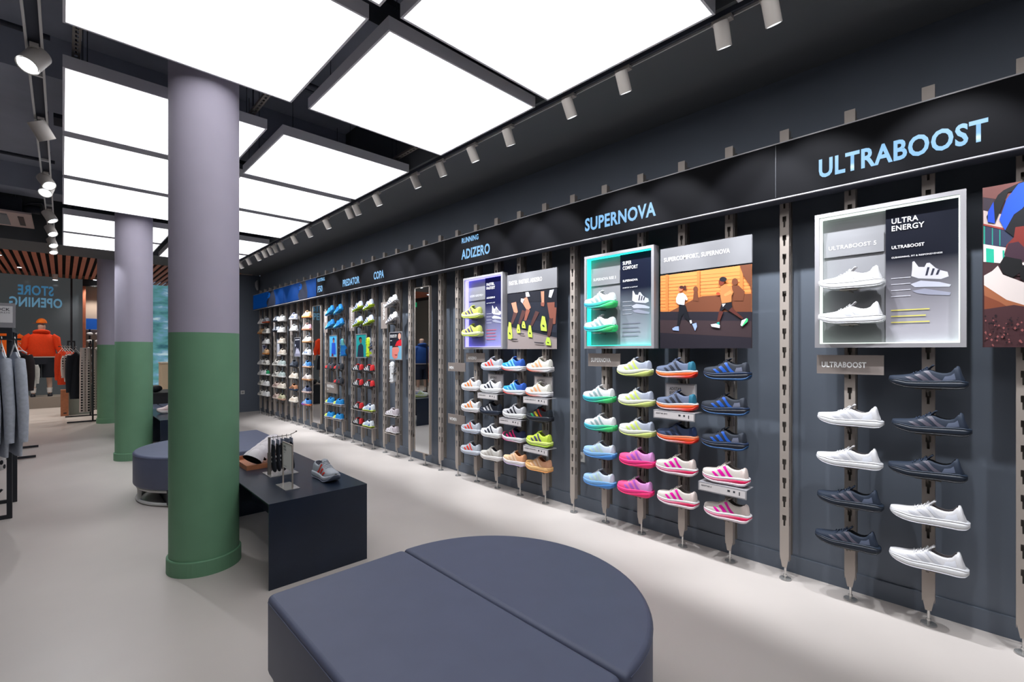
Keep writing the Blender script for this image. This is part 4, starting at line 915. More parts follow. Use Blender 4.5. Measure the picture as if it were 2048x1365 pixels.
# ------------------------------------------------------------------ plaques
def plaque(yl, yr, z0, z1, s, tz, cap, wd_, label, m=M_PLAQUE, tm=M_WTEXT, x=3.13, mar=.024):
    t = thing('name_plaque', label, 'sign')
    plt = MB().box(x, x + .008, yr, yl, z0, z1, m).build('plate', t)
    MB().box(x + .008, XP, (yl + yr) / 2 - .012, (yl + yr) / 2 + .012, z1 - .05, z1 - .02, M_STEELD).build('mounting_clip', t)
    text(s, 'lettering', plt, tm, x - .001, yl - mar, tz, cap, wd_, bold=.03)
    return t
plaque(.707, .402, 1.270, 1.376, 'ULTRABOOST', 1.306, .032, .206, 'taupe plaque reading ULTRABOOST under the white lit box')
plaque(2.330, 2.025, 1.273, 1.378, 'SUPERNOVA', 1.308, .034, .19, 'taupe plaque reading SUPERNOVA under the teal lit box', mar=.03)
plaque(3.952, 3.646, 1.280, 1.376, 'ADIZERO', 1.308, .030, .14, 'taupe plaque reading ADIZERO under the violet lit box', mar=.037)
plaque(4.278, 3.969, 1.172, 1.267, 'MEN', 1.196, .031, .076, 'taupe plaque reading MEN on the post left of the shoes', mar=.03)
plaque(4.278, 3.969, .585, .692, 'WOMEN', .621, .036, .13, 'taupe plaque reading WOMEN on the post left of the shoes', mar=.03)
p_ = plaque(7.63, 7.20, .715, .884, 'FOOTBALL', .803, .045, .26, 'taupe plaque reading FOOTBALL below the red boots', mar=.02)
text('MEN', 'lettering', p_, M_WTEXT, 3.129, 7.61, .755, .02, .05, bold=.02)
def tall(yl, yr, s, label, vertical=True):
    t = thing('tall_sign', label, 'sign')
    plt = MB().box(3.13, 3.14, yr, yl, 1.700, 2.058, M_PLAQUE).build('plate', t)
    MB().box(3.14, XP, (yl + yr) / 2 - .012, (yl + yr) / 2 + .012, 1.85, 1.90, M_STEELD).build('mounting_clip', t)
    # letters turned a quarter, reading downward
    o = text(s, 'lettering', plt, M_WTEXT, 3.129, 0, 0, .042, min(.30, .055 * len(s)), bold=.02)
    yc = (yl + yr) / 2
    for v in o.data.vertices:
        y, z = v.co.y, v.co.z; v.co.y = yc + .022 - z; v.co.z = 2.035 + y
tall(5.815, 5.655, 'COPA', 'tall narrow sign reading COPA downward')
tall(6.791, 6.623, 'PREDATOR', 'tall narrow sign reading PREDATOR downward')
tall(7.747, 7.60, 'F50', 'tall narrow sign beside the upper blue boots')
tall(9.356, 9.173, '', 'tall narrow sign, third from the far corner') if False else None
def tall_plain(yl, yr, bars, label):
    t = thing('tall_sign', label, 'sign')
    MB().box(3.13, 3.14, yr, yl, 1.700, 2.068, M_PLAQUE).build('plate', t)
    b = MB(); yc = (yl + yr) / 2; z = 2.03
    for q in range(bars):
        b.box(3.1285, 3.1295, yc - .02, yc + .02, z - .018, z, M_WTEXT); z -= .027
    b.build('lettering', t); MB().box(3.14, XP, yc - .012, yc + .012, 1.85, 1.90, M_STEELD).build('mounting_clip', t)
tall_plain(9.35, 9.18, 7, 'tall taupe sign third from the far corner')
tall_plain(10.345, 10.17, 8, 'tall taupe sign second from the far corner')
tall_plain(11.315, 11.13, 5, 'tall taupe sign nearest the far corner')
# white cards and price strips
def card(yl, yr, s, cap, wd_, label, post):
    t = thing('model_card', label, 'card')
    MB().box(3.146, 3.152, yr, yl, .985, 1.168, M_FRAME).build('frame', t)
    MB().box(3.1445, 3.146, yr + .010, yl - .010, .995, 1.158, mat('white_card', (214, 208, 208), .6)).build('card', t)
    MB().box(3.152, XP, (yl + yr) / 2 - .01, (yl + yr) / 2 + .01, 1.0, 1.04, M_STEELD).build('mounting_clip', t)
    text(s, 'lettering', t, M_KTEXT, 3.1438, yl - .034, 1.087, cap, wd_, bold=.01)
card(3.61, 3.375, 'ADIZERO\nEVO SL', .052, .10, 'white card behind the top white shoe, violet lit bay', 10)
card(2.958, 2.732, 'ADIZERO\nBOSTON 13', .052, .122, 'white card behind the peach striped shoe', 8)
card(1.654, 1.423, 'ADISTAR\nBYD', .052, .09, 'white card behind the second orange soled shoe', 4)
def strip(k, z, s, label):
    t = thing('price_strip', label, 'price strip'); yc = PY(k) * 3.05 / 3.145 ; yc = PY(k) + .0; h = .058
    MB().box(3.052, XP - .002, yc - .152, yc + .152, z - .0105, z - .0065, M_FRAME).build('shelf', t)
    MB().box(3.046, 3.052, yc - .152, yc + .152, z - .0065 - h, z - .0065, M_FRAME).build('holder', t)
    MB().box(3.045, 3.046, yc - .144, yc + .144, z - h, z - .014, mat('white_card', (214, 208, 208), .6)).build('label_card', t)
    text(s, 'lettering', t, M_KTEXT, 3.0443, yc + .132, z - .033, .010, None, bold=.02)
    for q, (dy, ww) in enumerate(((-.045, .016), (-.078, .012), (-.11, .006))):
        MB().box(3.0443, 3.045, yc + dy - ww / 2, yc + dy + ww / 2, z - (.036 if q < 2 else .046), z - .024, M_KTEXT).build('printed_symbol', t)
strip(10, .980, 'ADIZERO EVO SL', 'price strip under the white shoe with black stripes')
strip(8, .985, 'ADIZERO BOSTON 13', 'price strip under the second peach striped shoe')
strip(9, .759, 'ADIZERO EVO SL', 'price strip under the grey and black shoe')
strip(8, .540, 'ADIZERO ADIOS PRO 4', 'price strip under the lime yellow shoe')
strip(4, .985, 'ADISTAR BYD', 'price strip under the second orange soled shoe')
strip(3, .538, 'ADISTAR 4', 'price strip under the upper cream and magenta shoe')

# ------------------------------------------------------------------ mirrors
def mirror(y0, y1, label):
    t = thing('wall_mirror', label, 'mirror'); z0, z1 = .165, 2.173; e = .010
    MB().box(3.121, 3.124, y0 + e, y1 - e, z0 + e, z1 - e, M_MIRROR).build('glass', t)
    b = MB(); b.box(3.118, 3.150, y0, y0 + e, z0, z1, M_STEEL); b.box(3.118, 3.150, y1 - e, y1, z0, z1, M_STEEL); b.box(3.118, 3.150, y0 + e, y1 - e, z0, z0 + e, M_STEEL); b.box(3.118, 3.150, y0 + e, y1 - e, z1 - e, z1, M_STEEL)
    b.box(3.124, 3.150, y0 + e, y1 - e, z0 + e, z1 - e, M_STEELD); b.build('frame', t)
mirror(4.632, 4.952, 'tall narrow mirror between two bare posts')
mirror(7.862, 8.205, 'tall narrow mirror beside the far sneakers')

# sockets and small wall fittings
def socket(loc, fac, label):
    t = thing('power_socket', label, 'socket', loc, rz=fac)
    MB().box(-.008, 0, -.04, .04, -.042, .042, mat('socket_white', (206, 206, 204), .5)).build('plate', t)
    b = MB(); b.cyl((-.0095, 0, 0), (-.008, 0, 0), .021, mat('socket_grey', (150, 150, 150), .5), 16); b.cyl((-.0102, .008, 0), (-.0095, .008, 0), .003, M_BLACK, 8); b.cyl((-.0102, -.008, 0), (-.0095, -.008, 0), .003, M_BLACK, 8); b.build('outlet', t)
socket((XW, 2.545, .456), 0, 'white power socket low on the wall left of the teal lit bay')
socket((XW, 8.80, .456), 0, 'white power socket low on the wall among the far posts')
socket((2.955, YF, .45), PI / 2, 'white power socket on the far end wall')
fa = MB(); fa.tube([(3.25, 11.84, 3.02), (3.22, 11.80, 2.97), (3.215, 11.78, 2.88), (3.24, 11.80, 2.80)], [.02, .035, .035, .02], M_FRAME, 12)
tag(fa.build('wall_sounder'), 'pale curved fitting high in the far corner', 'wall fitting')

# ------------------------------------------------------------------ things on the near table
TZ = .505
def wood_tray():
    t = thing('wooden_tray', 'shallow wooden tray of white caps on the near table', 'tray', (.985, 3.86, TZ)); W, D, h, e = .30, .42, .035, .010
    b = MB(); b.box(0, W, 0, D, 0, .006, M_OAK); b.box(0, e, 0, D, .006, h, M_OAK); b.box(W - e, W, 0, D, .006, h, M_OAK); b.box(e, W - e, 0, e, .006, h, M_OAK); b.box(e, W - e, D - e, D, .006, h, M_OAK); b.build('tray', t)
wood_tray()
M_CAP = mat('white_cap_cloth', (226, 220, 224), .8, noise=.04, scale=80, bump=.2); M_CAPIN = mat('dark_cap_lining', (30, 36, 44), .8)
def make_cap():
    t = thing('cap', 'x', 'cap'); b = MB(); n = 20
    rings = []
    for j in range(7):
        a = PI / 2 * j / 6; r = .068 * math.cos(a) if j < 6 else .002
        rings.append([(r * math.cos(2 * PI * i / n), r * 1.12 * math.sin(2 * PI * i / n), .088 * math.sin(a)) for i in range(n)])
    b.loft(rings, M_CAP, cap=False); b.build('crown', t)
    MB().loft([[(p[0] * 1.012, p[1] * 1.012, -.003) for p in rings[0]]] + [[(p[0] * .95, p[1] * .95, p[2] * .93 - .002) for p in r] for r in rings], M_CAPIN, cap=False).build('lining', t)
    for q in range(3):
        a = PI / 3 * q; rr = [( .0692 * math.cos(e) * math.cos(a), .0692 * 1.12 * math.cos(e) * math.sin(a), .0892 * math.sin(e)) for e in [PI * k / 16 for k in range(17)]]
        MB().tube(rr, .0012, M_CAP, 5).build('seam', t)
    b = MB(); b.ball((0, 0, .089), .005, M_CAP, 8, 6); b.build('button', t)
    KIDS[t.name] = list(t.children)
    return t
caps = ['white cap lying lowest at the front left of the tray', 'white cap second in the overlapping row, from the left',
        'white cap in the middle of the overlapping row', 'white cap fourth in the overlapping row, beside the sock stand', 'white cap highest in the overlapping row, behind the socks']
c0 = make_cap()
for i, lab in enumerate(caps):
    l = (1.045 + .048 * i, 3.94 + .044 * i, TZ + .062 + .015 * i); r = (.12 * (i % 2), .72 - .03 * i, .45 + .06 * i)
    if i == 0: c0.location = l; c0.rotation_euler = r; c0['label'] = lab; c0['group'] = 'white caps in the tray'
    else: dup(c0, lab, l, r, 'white caps in the tray')
# sock stand
sx, sy = 1.07, 3.62
st_ = thing('sock_stand', 'small metal stand with a slanted arm for socks', 'display stand', (sx, sy, TZ))
MB().box(-.02, .175, -.085, .095, 0, .005, M_CHROME).build('base_plate', st_)
b = MB(); b.box(-.010, .010, -.010, .010, .005, .16, M_STEELD); b.box(-.007, .007, -.007, .007, .16, .272, M_STEELD); b.build('upright', st_)
b = MB(); b.tube([(0, 0, .268), (.14, 0, .272), (.175, 0, .286), (.185, 0, .292)], .003, M_STEELD, 6); b.ball((.187, 0, .293), .006, M_STEELD, 8, 6); b.build('arm', st_)
M_SOCK = mat('black_knit', (22, 26, 36), .9, noise=.2, scale=300, bump=.3); M_HDR = mat('grey_header_card', (132, 138, 156), .6)
def make_socks():
    t = thing('sock_pair', 'x', 'socks')
    b = MB(); b.tube([(0, 0, .016), (0, .006, .010), (0, .008, .002), (0, 0, -.004), (0, 0, -.016)], .0018, M_STEELD, 6); b.build('hook', t)
    MB().box(-.002, .002, -.032, .032, -.052, -.014, M_HDR).build('header_card', t)
    rings = []
    for z, yc, ww, tt in ((-.045, 0, .030, .010), (-.09, 0, .030, .012), (-.14, -.002, .031, .012), (-.175, -.008, .036, .013), (-.205, -.02, .044, .013), (-.228, -.03, .036, .010), (-.238, -.032, .018, .004)):
        rings.append([(tt * math.cos(2 * PI * i / 12), yc + ww * math.sin(2 * PI * i / 12), z) for i in range(12)])
    MB().loft(rings, M_SOCK).build('sock', t)
    b = MB()
    for z in (-.13, -.16):
        b.box(.012, .0135, -.012, .008, z - .012, z, M_WTEXT); b.box(-.0135, -.012, -.012, .008, z - .012, z, M_WTEXT)
    b.build('printed_mark', t)
    KIDS[t.name] = list(t.children); return t
sk = make_socks(); L5 = ['nearest the upright of the stand', 'second from the upright of the stand', 'in the middle of the arm', 'second from the arm tip', 'nearest the arm tip']
for i in range(5):
    loc = (sx + .026 + .031 * i, sy, TZ + .262 + .001 * i)
    if i == 0: sk.location = loc; sk['label'] = 'black sock pair ' + L5[0]; sk['group'] = 'sock pairs on the stand'
    else: dup(sk, 'black sock pair ' + L5[i], loc, (0, 0, random.uniform(-.25, .25)), 'sock pairs on the stand')
# sign holder
sg = thing('sign_holder', 'upright framed price sign on a flat metal foot, front of the socks', 'sign', (1.07, 3.24, TZ))
MB().box(-.05, .042, -.105, .085, 0, .004, M_CHROME).build('base_plate', sg)
for y in (.089, -.089): MB().box(-.004, .004, y - .0045, y + .0045, .004 if abs(y) < 1 else 0, .285, M_STEEL).build('leg', sg)
MB().box(-.004, .004, -.0845, .0845, .278, .285, M_STEEL).build('top_rail', sg)
MB().box(-.0015, .0015, -.084, .084, .112, .277, M_CARD).build('card', sg)
text('MENS\nSOCKS', 'lettering', sg, M_KTEXT, -.0022, .072, .228, .034, .05, bold=.02)
text('3 PAIRS', 'lettering', sg, M_KTEXT, -.0022, .072, .212, .006, .03)
text('SIZES AND PRICES INSIDE' if False else 'CREW LENGTH', 'lettering', sg, M_KTEXT, -.0022, .072, .124, .005, .06)
place_shoe('rb_grey_red', (1.315, 3.225, TZ), 'grey shoe with red stripes standing on the near table', (0, 0, PI + .06), 'shoes on the tables')
V['s_pale_pink'] = dict(style='chunky', up=(226, 206, 204), sole=(234, 226, 226), stripe=(214, 176, 180), lining=(190, 160, 160)); DESC['s_pale_pink'] = 'pale pink shoe'
place_shoe('s_pale_pink', (1.10, 8.22, TZ), 'pale pink shoe on the far table, nearer the aisle', (0, 0, 1.7), 'shoes on the tables')
place_shoe('lime_white', (1.25, 7.72, TZ), 'grey lime shoe on the far table', (0, 0, 2.2), 'shoes on the tables')

# ------------------------------------------------------------------ far tables and entrance
table(1.20, 1.82, 11.35, 12.9, 'low dark table farthest away between the columns') if False else None
tb = thing('display_table', 'low dark block table glimpsed farthest away between columns', 'table', (1.25, 12.35, 0))
MB().box(0, .7, 0, 1.1, .46, .50, M_BLACK).build('top', tb); MB().box(.02, .68, .02, 1.08, 0, .46, M_BLACK).build('base', tb)
bg = MB(); bg.ball((1.45, 12.6, .58), .10, M_BLACK, 12, 8, (1.2, .8, .8)); tag(bg.build('bag'), 'black bag lying on the farthest table', 'bag')
ct = thing('service_counter', 'pale beige counter by the shop window between the columns', 'counter', (1.86, 15.0, 0))
MB().box(0, .8, 0, .6, 0, 1.07, mat('beige_panel', (196, 180, 156), .6)).build('body', ct); MB().box(-.01, .81, -.01, .61, 1.07, 1.10, mat('counter_top', (214, 206, 194), .5)).build('top', ct)

YW = 16.85
M_GLASS = mat('glowing_window_glass', (58, 64, 70), .12, spec=.5, em=.20, emc=(112, 118, 120))  # even grey glow added to make the dark pane look lighter
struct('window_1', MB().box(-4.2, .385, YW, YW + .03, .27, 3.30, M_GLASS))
struct('trim_1', MB().box(.385, .445, YW - .06, YW + .03, 0, 3.12, M_WOOD))
struct('trim_2', MB().box(.385, 1.66, YW - .10, YW + .03, 3.12, 3.30, mat('black_lintel', (16, 18, 24), .6)))
b = MB(); b.box(.15, .19, YW - .01, YW, .27, 3.3, M_BLACK); b.box(-1.62, -1.58, YW - .01, YW, .27, 3.3, M_BLACK); b.box(-3.2, -3.16, YW - .01, YW, .27, 3.3, M_BLACK)
struct('window_2', b)
struct('wall_back', MB().box(-4.2, 1.66, YW + .25, YW + .30, 0, 3.6, mat('cream_plaster', (190, 172, 158), .7)))
# teal lit window with blurred street picture
def teal():
    m = bpy.data.materials.new('teal_window_picture'); m.use_nodes = True; nt = m.node_tree; bs = nt.nodes['Principled BSDF']
    tc = nt.nodes.new('ShaderNodeTexCoord'); mp = nt.nodes.new('ShaderNodeMapping'); nz = nt.nodes.new('ShaderNodeTexNoise'); rp = nt.nodes.new('ShaderNodeValToRGB')
    mp.inputs['Scale'].default_value = (1.6, 1, 4.5); nz.inputs['Scale'].default_value = 1.3; nz.inputs['Detail'].default_value = 5
    nt.links.new(tc.outputs['Object'], mp.inputs[0]); nt.links.new(mp.outputs[0], nz.inputs['Vector']); nt.links.new(nz.outputs[0], rp.inputs[0])
    e = rp.color_ramp.elements; e[0].position = .3; e[0].color = rgb((40, 84, 100)); e[1].position = .70; e[1].color = rgb((176, 204, 214))
    q = e.new(.5); q.color = rgb((86, 144, 148)); q = e.new(.6); q.color = rgb((104, 150, 176))
    nt.links.new(rp.outputs[0], bs.inputs['Base Color']); nt.links.new(rp.outputs[0], bs.inputs['Emission Color']); bs.inputs['Emission Strength'].default_value = .7; bs.inputs['Roughness'].default_value = .3
    return m
struct('window_3', MB().box(1.66, 2.85, YW, YW + .03, .05, 3.30, teal()))
struct('trim_3', MB().box(1.60, 1.66, YW - .04, YW + .03, 0, 3.12, M_BLACK))
# mirrored shop window lettering
for s_, xl, xr, z, cap, c in (('STORE', -.80, -.165, 2.80, .255, (70, 130, 170)), ('OPENING', -.945, -.005, 2.50, .25, (110, 160, 190))):
    m_ = mat('window_letters_' + s_, (20, 40, 60), .5, em=.55, emc=c)
    o = text(s_, 'window_lettering', None, m_, YW - .004, xr, z, cap, xr - xl, bold=.03, facing='+Y')
    tag(o, 'pale blue word %s seen reversed on the dark shop window' % s_, 'window lettering')
for v in range(2):
    t = thing('wall_shoe_rack', 'dark post rack with white shoes beyond the doorway, ' + ('left' if v == 0 else 'right'), 'rack', (.53 + .17 * v, YW + .16, 0))
    MB().box(-.02, .02, 0, .02, 0, 2.0, M_BLACK).build('post', t)
    for i in range(7):
        b = MB(); z = 1.86 - .20 * i; b.ball((0, -.03, z), .055, cm((226, 226, 230), .7), 10, 6, (1.25, .8, .75)); b.build('white_shoe', t)
sg2 = thing('blue_light_panel', 'bright blue panel over the shoes beyond the doorway', 'display')
MB().box(.455, .78, YW + .10, YW + .14, 1.98, 2.27, mat('blue_panel', (10, 70, 150), .5, em=.45)).build('screen', sg2)
# platform
pf = MB(); pf.box(-4.2, .36, 16.05, YW, 0, .27, mat('platform_grey', (150, 142, 134), .6)); tag(pf.build('display_platform'), 'low grey window platform under the mannequins', 'platform')
wb = thing('wooden_block', 'upright orange wooden block with a small dark mark', 'block', (.025, 13.9, 0))
MB().box(-.055, .07, -.09, .09, 0, .56, M_OAK).build('body', wb); MB().box(-.01, .04, -.092, -.09, .05, .075, M_BLACK).build('printed_mark', wb)
bk = MB(); bk.box(.10, .50, 13.9, 14.3, 0, .66, mat('pale_green_grey', (132, 140, 134), .6)); tag(bk.build('plinth'), 'pale grey green plinth behind the polka dot trousers', 'plinth')

# ---- skinned figures
def skin_fig(name, joints, edges, m, parent, sub=2):
    me = bpy.data.meshes.new(name); me.from_pydata([j[:3] for j in joints], edges, [])
    o = bpy.data.objects.new(name, me); COL.objects.link(o)
    sk_ = o.modifiers.new('s', 'SKIN'); sk_.use_smooth_shade = True
    for i, j in enumerate(joints):
        sv = me.skin_vertices[0].data[i]; sv.radius = (j[3], j[4] if len(j) > 4 else j[3]); sv.use_root = (i == 0)
    ss = o.modifiers.new('u', 'SUBSURF'); ss.levels = sub; ss.render_levels = sub
    dg = bpy.context.evaluated_depsgraph_get(); me2 = bpy.data.meshes.new_from_object(o.evaluated_get(dg))
    bpy.data.objects.remove(o)
    me2.materials.clear(); me2.materials.append(m); o = bpy.data.objects.new(name, me2); COL.objects.link(o); o.parent = parent
    for p_ in me2.polygons: p_.use_smooth = True
    return o
def ell(mb, rings, m, n=20, cap=True, wav=0):
    """rings of (z, cx, cy, rx, ry)"""
    R_ = []
    for k, (z, cx, cy, rx, ry) in enumerate(rings):
        R_.append([(cx + rx * (1 + wav * math.sin(5 * 2 * PI * i / n)) * math.cos(2 * PI * i / n), cy + ry * (1 + wav * math.sin(7 * 2 * PI * i / n + 1)) * math.sin(2 * PI * i / n), z) for i in range(n)])
    return mb.loft(R_, m, cap=cap)
M_MANN = mat('mannequin_skin', (206, 176, 160), .6)
def mannequin(x, y, z, top, shorts, label, cap=True, top_name='hoodie', spread=.345, hood=True, rz=0.0):
    t = thing('mannequin', label, 'mannequin', (x, y, z), rz)
    j = [(0, 0, .98, .15, .10), (0, 0, 1.25, .15, .10), (0, 0, 1.46, .16, .09), (0, 0, 1.60, .06), (0, .01, 1.69, .075, .09), (0, .01, 1.80, .08, .10)]
    ed = [(0, 1), (1, 2), (2, 3), (3, 4), (4, 5)]
    for sx in (-1, 1):
        k = len(j); j += [(sx * .20, 0, 1.47, .06), (sx * (spread - .06), 0, 1.20, .045), (sx * spread, .02, .94, .032), (sx * spread, .03, .86, .035, .02), (sx * (spread + .005), .035, .79, .018, .012), (sx * (spread - .025), .05, .85, .010)]
        ed += [(2, k), (k, k + 1), (k + 1, k + 2), (k + 2, k + 3), (k + 3, k + 4), (k + 3, k + 5)]
        k = len(j); j += [(sx * .10, 0, .90, .09), (sx * .13, .01, .50, .058), (sx * .14, 0, .30, .052), (sx * .14, -.01, .09, .036), (sx * .15, .08, .04, .035, .03)]
        ed += [(0, k), (k, k + 1), (k + 1, k + 2), (k + 2, k + 3), (k + 3, k + 4)]
    skin_fig('body', j, ed, M_MANN, t)
    m = cm(top, .85, noise=.06, scale=40, bump=.2); b = MB()
    ell(b, [(.99, 0, 0, .245, .15), (1.02, 0, 0, .26, .165), (1.15, 0, 0, .245, .16), (1.32, 0, 0, .24, .16), (1.44, 0, 0, .235, .15), (1.52, 0, 0, .19, .125), (1.58, 0, 0, .11, .10), (1.60, 0, 0, .08, .08)], m, wav=.012); b.build(top_name, t)
    for sx in (-1, 1):
        b = MB(); b.tube([(sx * .18, 0, 1.50), (sx * .26, 0, 1.44), (sx * (spread - .07), 0, 1.28), (sx * (spread - .01), .0, 1.12), (sx * spread, .01, .98)], [.07, .076, .072, .062, .054], m, 14); b.build('sleeve', t)
    if hood:
        b = MB(); b.tube([(.12 * math.cos(a), -.02 + .10 * math.sin(a), 1.585 - .03 * math.sin(a)) for a in [2 * PI * i / 16 for i in range(17)]], .038, m, 10); b.build('hood', t)
    b = MB(); ms = cm(shorts, .8); ell(b, [(1.02, 0, 0, .20, .13), (.90, 0, 0, .23, .15), (.80, 0, 0, .245, .155)], ms)
    for sx in (-1, 1): ell(b, [(.84, sx * .125, 0, .125, .15), (.62, sx * .14, 0, .135, .14), (.47, sx * .145, 0, .14, .14)], ms)
    b.build('shorts', t)
    b = MB(); ell(b, [(.965, 0, 0, .238, .145), (1.0, 0, 0, .24, .15)], cm((226, 222, 220), .8)); b.build('undershirt', t)
    for sx in (-1, 1):
        b = MB(); ell(b, [(.10, sx * .14, -.01, .045, .045), (.22, sx * .14, -.005, .052, .052)], cm((226, 226, 228), .8), 14); b.build('sock', t)
        b = MB(); b.loft([[(sx * .15 + .048 * math.cos(2 * PI * i / 12) * w_, .05 + .13 * math.sin(2 * PI * i / 12) * w_, zz) for i in range(12)] for zz, w_ in ((0, .95), (.03, 1), (.06, .85), (.09, .5))], cm((40, 44, 56), .6)); b.build('shoe', t)
    if cap:
        mc = cm((250, 120, 20), .8, noise=.05, scale=60); b = MB(); rr = []
        for q in range(7):
            a = PI / 2 * q / 6; rr.append([(.098 * math.cos(a) * math.cos(2 * PI * i / 18), .01 + .118 * math.cos(a) * math.sin(2 * PI * i / 18), 1.815 + .115 * math.sin(a)) for i in range(18)])
        b.loft(rr, mc, cap=False); b.build('cap', t)
        b = MB(); b.loft([[(-.08 - .10 * f + .0, .09 + .04 * f, 1.815 - .01 * f), (-.02, .13, 1.835 - .01 * f), (.06 - .08 * f, .12 + .08 * f, 1.815 - .01 * f), (-.02, .13, 1.822 - .01 * f)] for f in (0, .5, 1)], mc); b.build('cap_brim', t)
    return t
mannequin(-.37, 16.27, .27, (240, 66, 12), (16, 26, 40), 'mannequin from behind in orange hoodie, cap and dark shorts')
mannequin(-.98, 16.60, .27, (250, 110, 20), (20, 40, 110), 'mannequin in orange top half hidden by the near clothes rack', cap=False, top_name='t_shirt', spread=.30, hood=False)
mannequin(-2.15, 12.9, 0, (30, 80, 160), (20, 34, 60), 'mannequin in blue top, seen only in the nearer mirror', cap=False, top_name='sweatshirt', spread=.34)

# ---- clothes racks
def hanger(mb, z, m, half=.2, axis='y'):
    pts = [(0, 0, z + .05), (0, .02, z + .085), (0, .0, z + .10), (0, -.015, z + .085)]
    mb.tube(pts, .003, m, 6)
    mb.tube([(0, -half, z - .06), (0, 0, z + .05), (0, half, z - .06)], .005, m, 6)
def hoodie(c, top, length, half, thick, label, loc, rz=0, group=None, sleeves=True, flare=1.15, name='hoodie', cat='hoodie', trim=None):
    """garment on a hanger; its plane is local YZ, hanging from local origin at the rail"""
    t = thing(name, label, cat, loc, rz, group)
    m = cm(c, .92, noise=.10, scale=45, bump=.25)
    b = MB(); hanger(b, -.09, M_WHITEM, half * .9); b.build('hanger', t)
    rings = []; n = 28
    for k, (f, wf, tf) in enumerate(((0, .20, .45), (.03, .42, .55), (.07, .95, .75), (.14, 1.0, 1), (.35, .98, 1.15), (.6, 1.0, 1.15), (.85, flare * .98, 1.15), (.93, flare * .93, 1.0), (1.0, flare * .90, .98))):
        z = -.11 - f * length; rings.append([(thick * tf * math.cos(2 * PI * i / n) * (1 + .10 * math.sin(6 * 2 * PI * i / n + k * .4) * f), half * wf * math.sin(2 * PI * i / n) * (1 + .02 * math.sin(9 * 2 * PI * i / n)), z) for i in range(n)])
    b = MB(); b.loft(rings, m); b.build('body', t)
    if sleeves:
        for sy_ in (-1, 1):
            b = MB(); b.tube([(0, sy_ * half * .85, -.13 - .05 * length), (0, sy_ * half * 1.08, -.13 - .2 * length), (.01, sy_ * half * 1.14, -.11 - .55 * length), (.012, sy_ * half * 1.12, -.11 - .86 * length)], [thick * 1.2, thick * 1.3, thick * 1.25, thick * 1.0], m, 12); b.build('sleeve', t)
    if trim:
        b = MB(); b.tube([(0, -half * .9, -.135), (0, -half * .4, -.10), (0, half * .4, -.10), (0, half * .9, -.135)], .012, cm(trim, .8), 8); b.build('trim', t)
    return t
M_RACK = M_BLACK
def square(mb, p, q, r=.016):
    mb.box(min(p[0], q[0]) - r, max(p[0], q[0]) + r, min(p[1], q[1]) - r, max(p[1], q[1]) + r, min(p[2], q[2]), max(p[2], q[2]), M_RACK)
rk = thing('clothes_rack', 'black square tube clothes rack at the left photo edge', 'clothes rack')
for (x, y) in ((-.318, 5.71), (-.318, 6.30), (-1.55, 5.71), (-1.55, 6.30)):
    b = MB(); square(b, (x, y, 0), (x, y, 1.56)); b.build('leg', rk)
b = MB()
for y in (5.71, 6.30): b.box(-1.566, -.302, y - .016, y + .016, 1.56, 1.592, M_RACK)
b.box(-.334, -.302, 5.726, 6.284, 1.56, 1.592, M_RACK); b.box(-1.566, -1.534, 5.726, 6.284, 1.56, 1.592, M_RACK); b.box(-1.534, -.334, 5.99, 6.02, 1.50, 1.53, M_RACK)
b.box(-.334, -.302, 5.99, 6.02, 1.50, 1.56, M_RACK); b.box(-1.566, -1.534, 5.99, 6.02, 1.50, 1.56, M_RACK)
b.build('top_frame', rk)
b = MB()
for y in (5.71, 6.30): b.box(-1.534, -.334, y - .014, y + .014, .0, .03, M_RACK)
b.build('base_bar', rk)
b = MB(); b.cyl((-.40, 5.71, .02), (-.60, 5.71, .34), .016, M_RACK, 4); b.cyl((-.55, 5.71, .02), (-.36, 5.71, .25), .012, M_RACK, 4); b.build('brace', rk)
for i in range(5):
    hoodie((178, 184, 196), 0, .80, .27, .026, 'grey marl hoodie ' + ['nearest the aisle', 'second from the aisle', 'third from the aisle', 'fourth from the aisle', 'deepest in the row'][i] + ' on the near rack', (-.275 - .072 * i, 5.45, 1.50), rz=.16, group='grey hoodies on the near rack')
fr = MB(); fr.box(-.62, -.24, 5.44, 5.47, 1.485, 1.50, M_RACK); fr.box(-.62, -.60, 5.44, 5.71, 1.485, 1.50, M_RACK); fr.box(-.318, -.302, 5.47, 5.70, 1.485, 1.50, M_RACK); fr.build('front_arm', rk)
fl_ = thing('patterned_trousers', 'black and white patterned trousers below the grey hoodies', 'trousers', (-.42, 5.9, 1.42))
b = MB(); ell(b, [(-.0, 0, 0, .05, .10), (-.5, 0, 0, .07, .16), (-1.02, 0, 0, .09, .18)], mat('leaf_print', (190, 186, 184), .9), 20); b.build('leg_cloth', fl_)
nt = MATS['leaf_print'].node_tree; vz = nt.nodes.new('ShaderNodeTexVoronoi'); vz.inputs['Scale'].default_value = 22; rp_ = nt.nodes.new('ShaderNodeValToRGB')
rp_.color_ramp.interpolation = 'CONSTANT'; rp_.color_ramp.elements[0].color = rgb((18, 20, 26)); rp_.color_ramp.elements[1].color = rgb((206, 200, 198)); rp_.color_ramp.elements[1].position = .42
tc_ = nt.nodes.new('ShaderNodeTexCoord'); nt.links.new(tc_.outputs['Object'], vz.inputs['Vector']); nt.links.new(vz.outputs['Distance'], rp_.inputs[0]); nt.links.new(rp_.outputs[0], nt.nodes['Principled BSDF'].inputs['Base Color'])
ls = thing('rack_sign', 'white sign in grey holder standing on the near clothes rack', 'sign', (-.5, 5.71, 1.592))
MB().box(-.25, .215, -.02, .02, 0, .032, M_FRAME).build('foot', ls)
MB().box(-.25, .216, -.006, .006, .032, .205, M_FRAME).build('holder', ls)
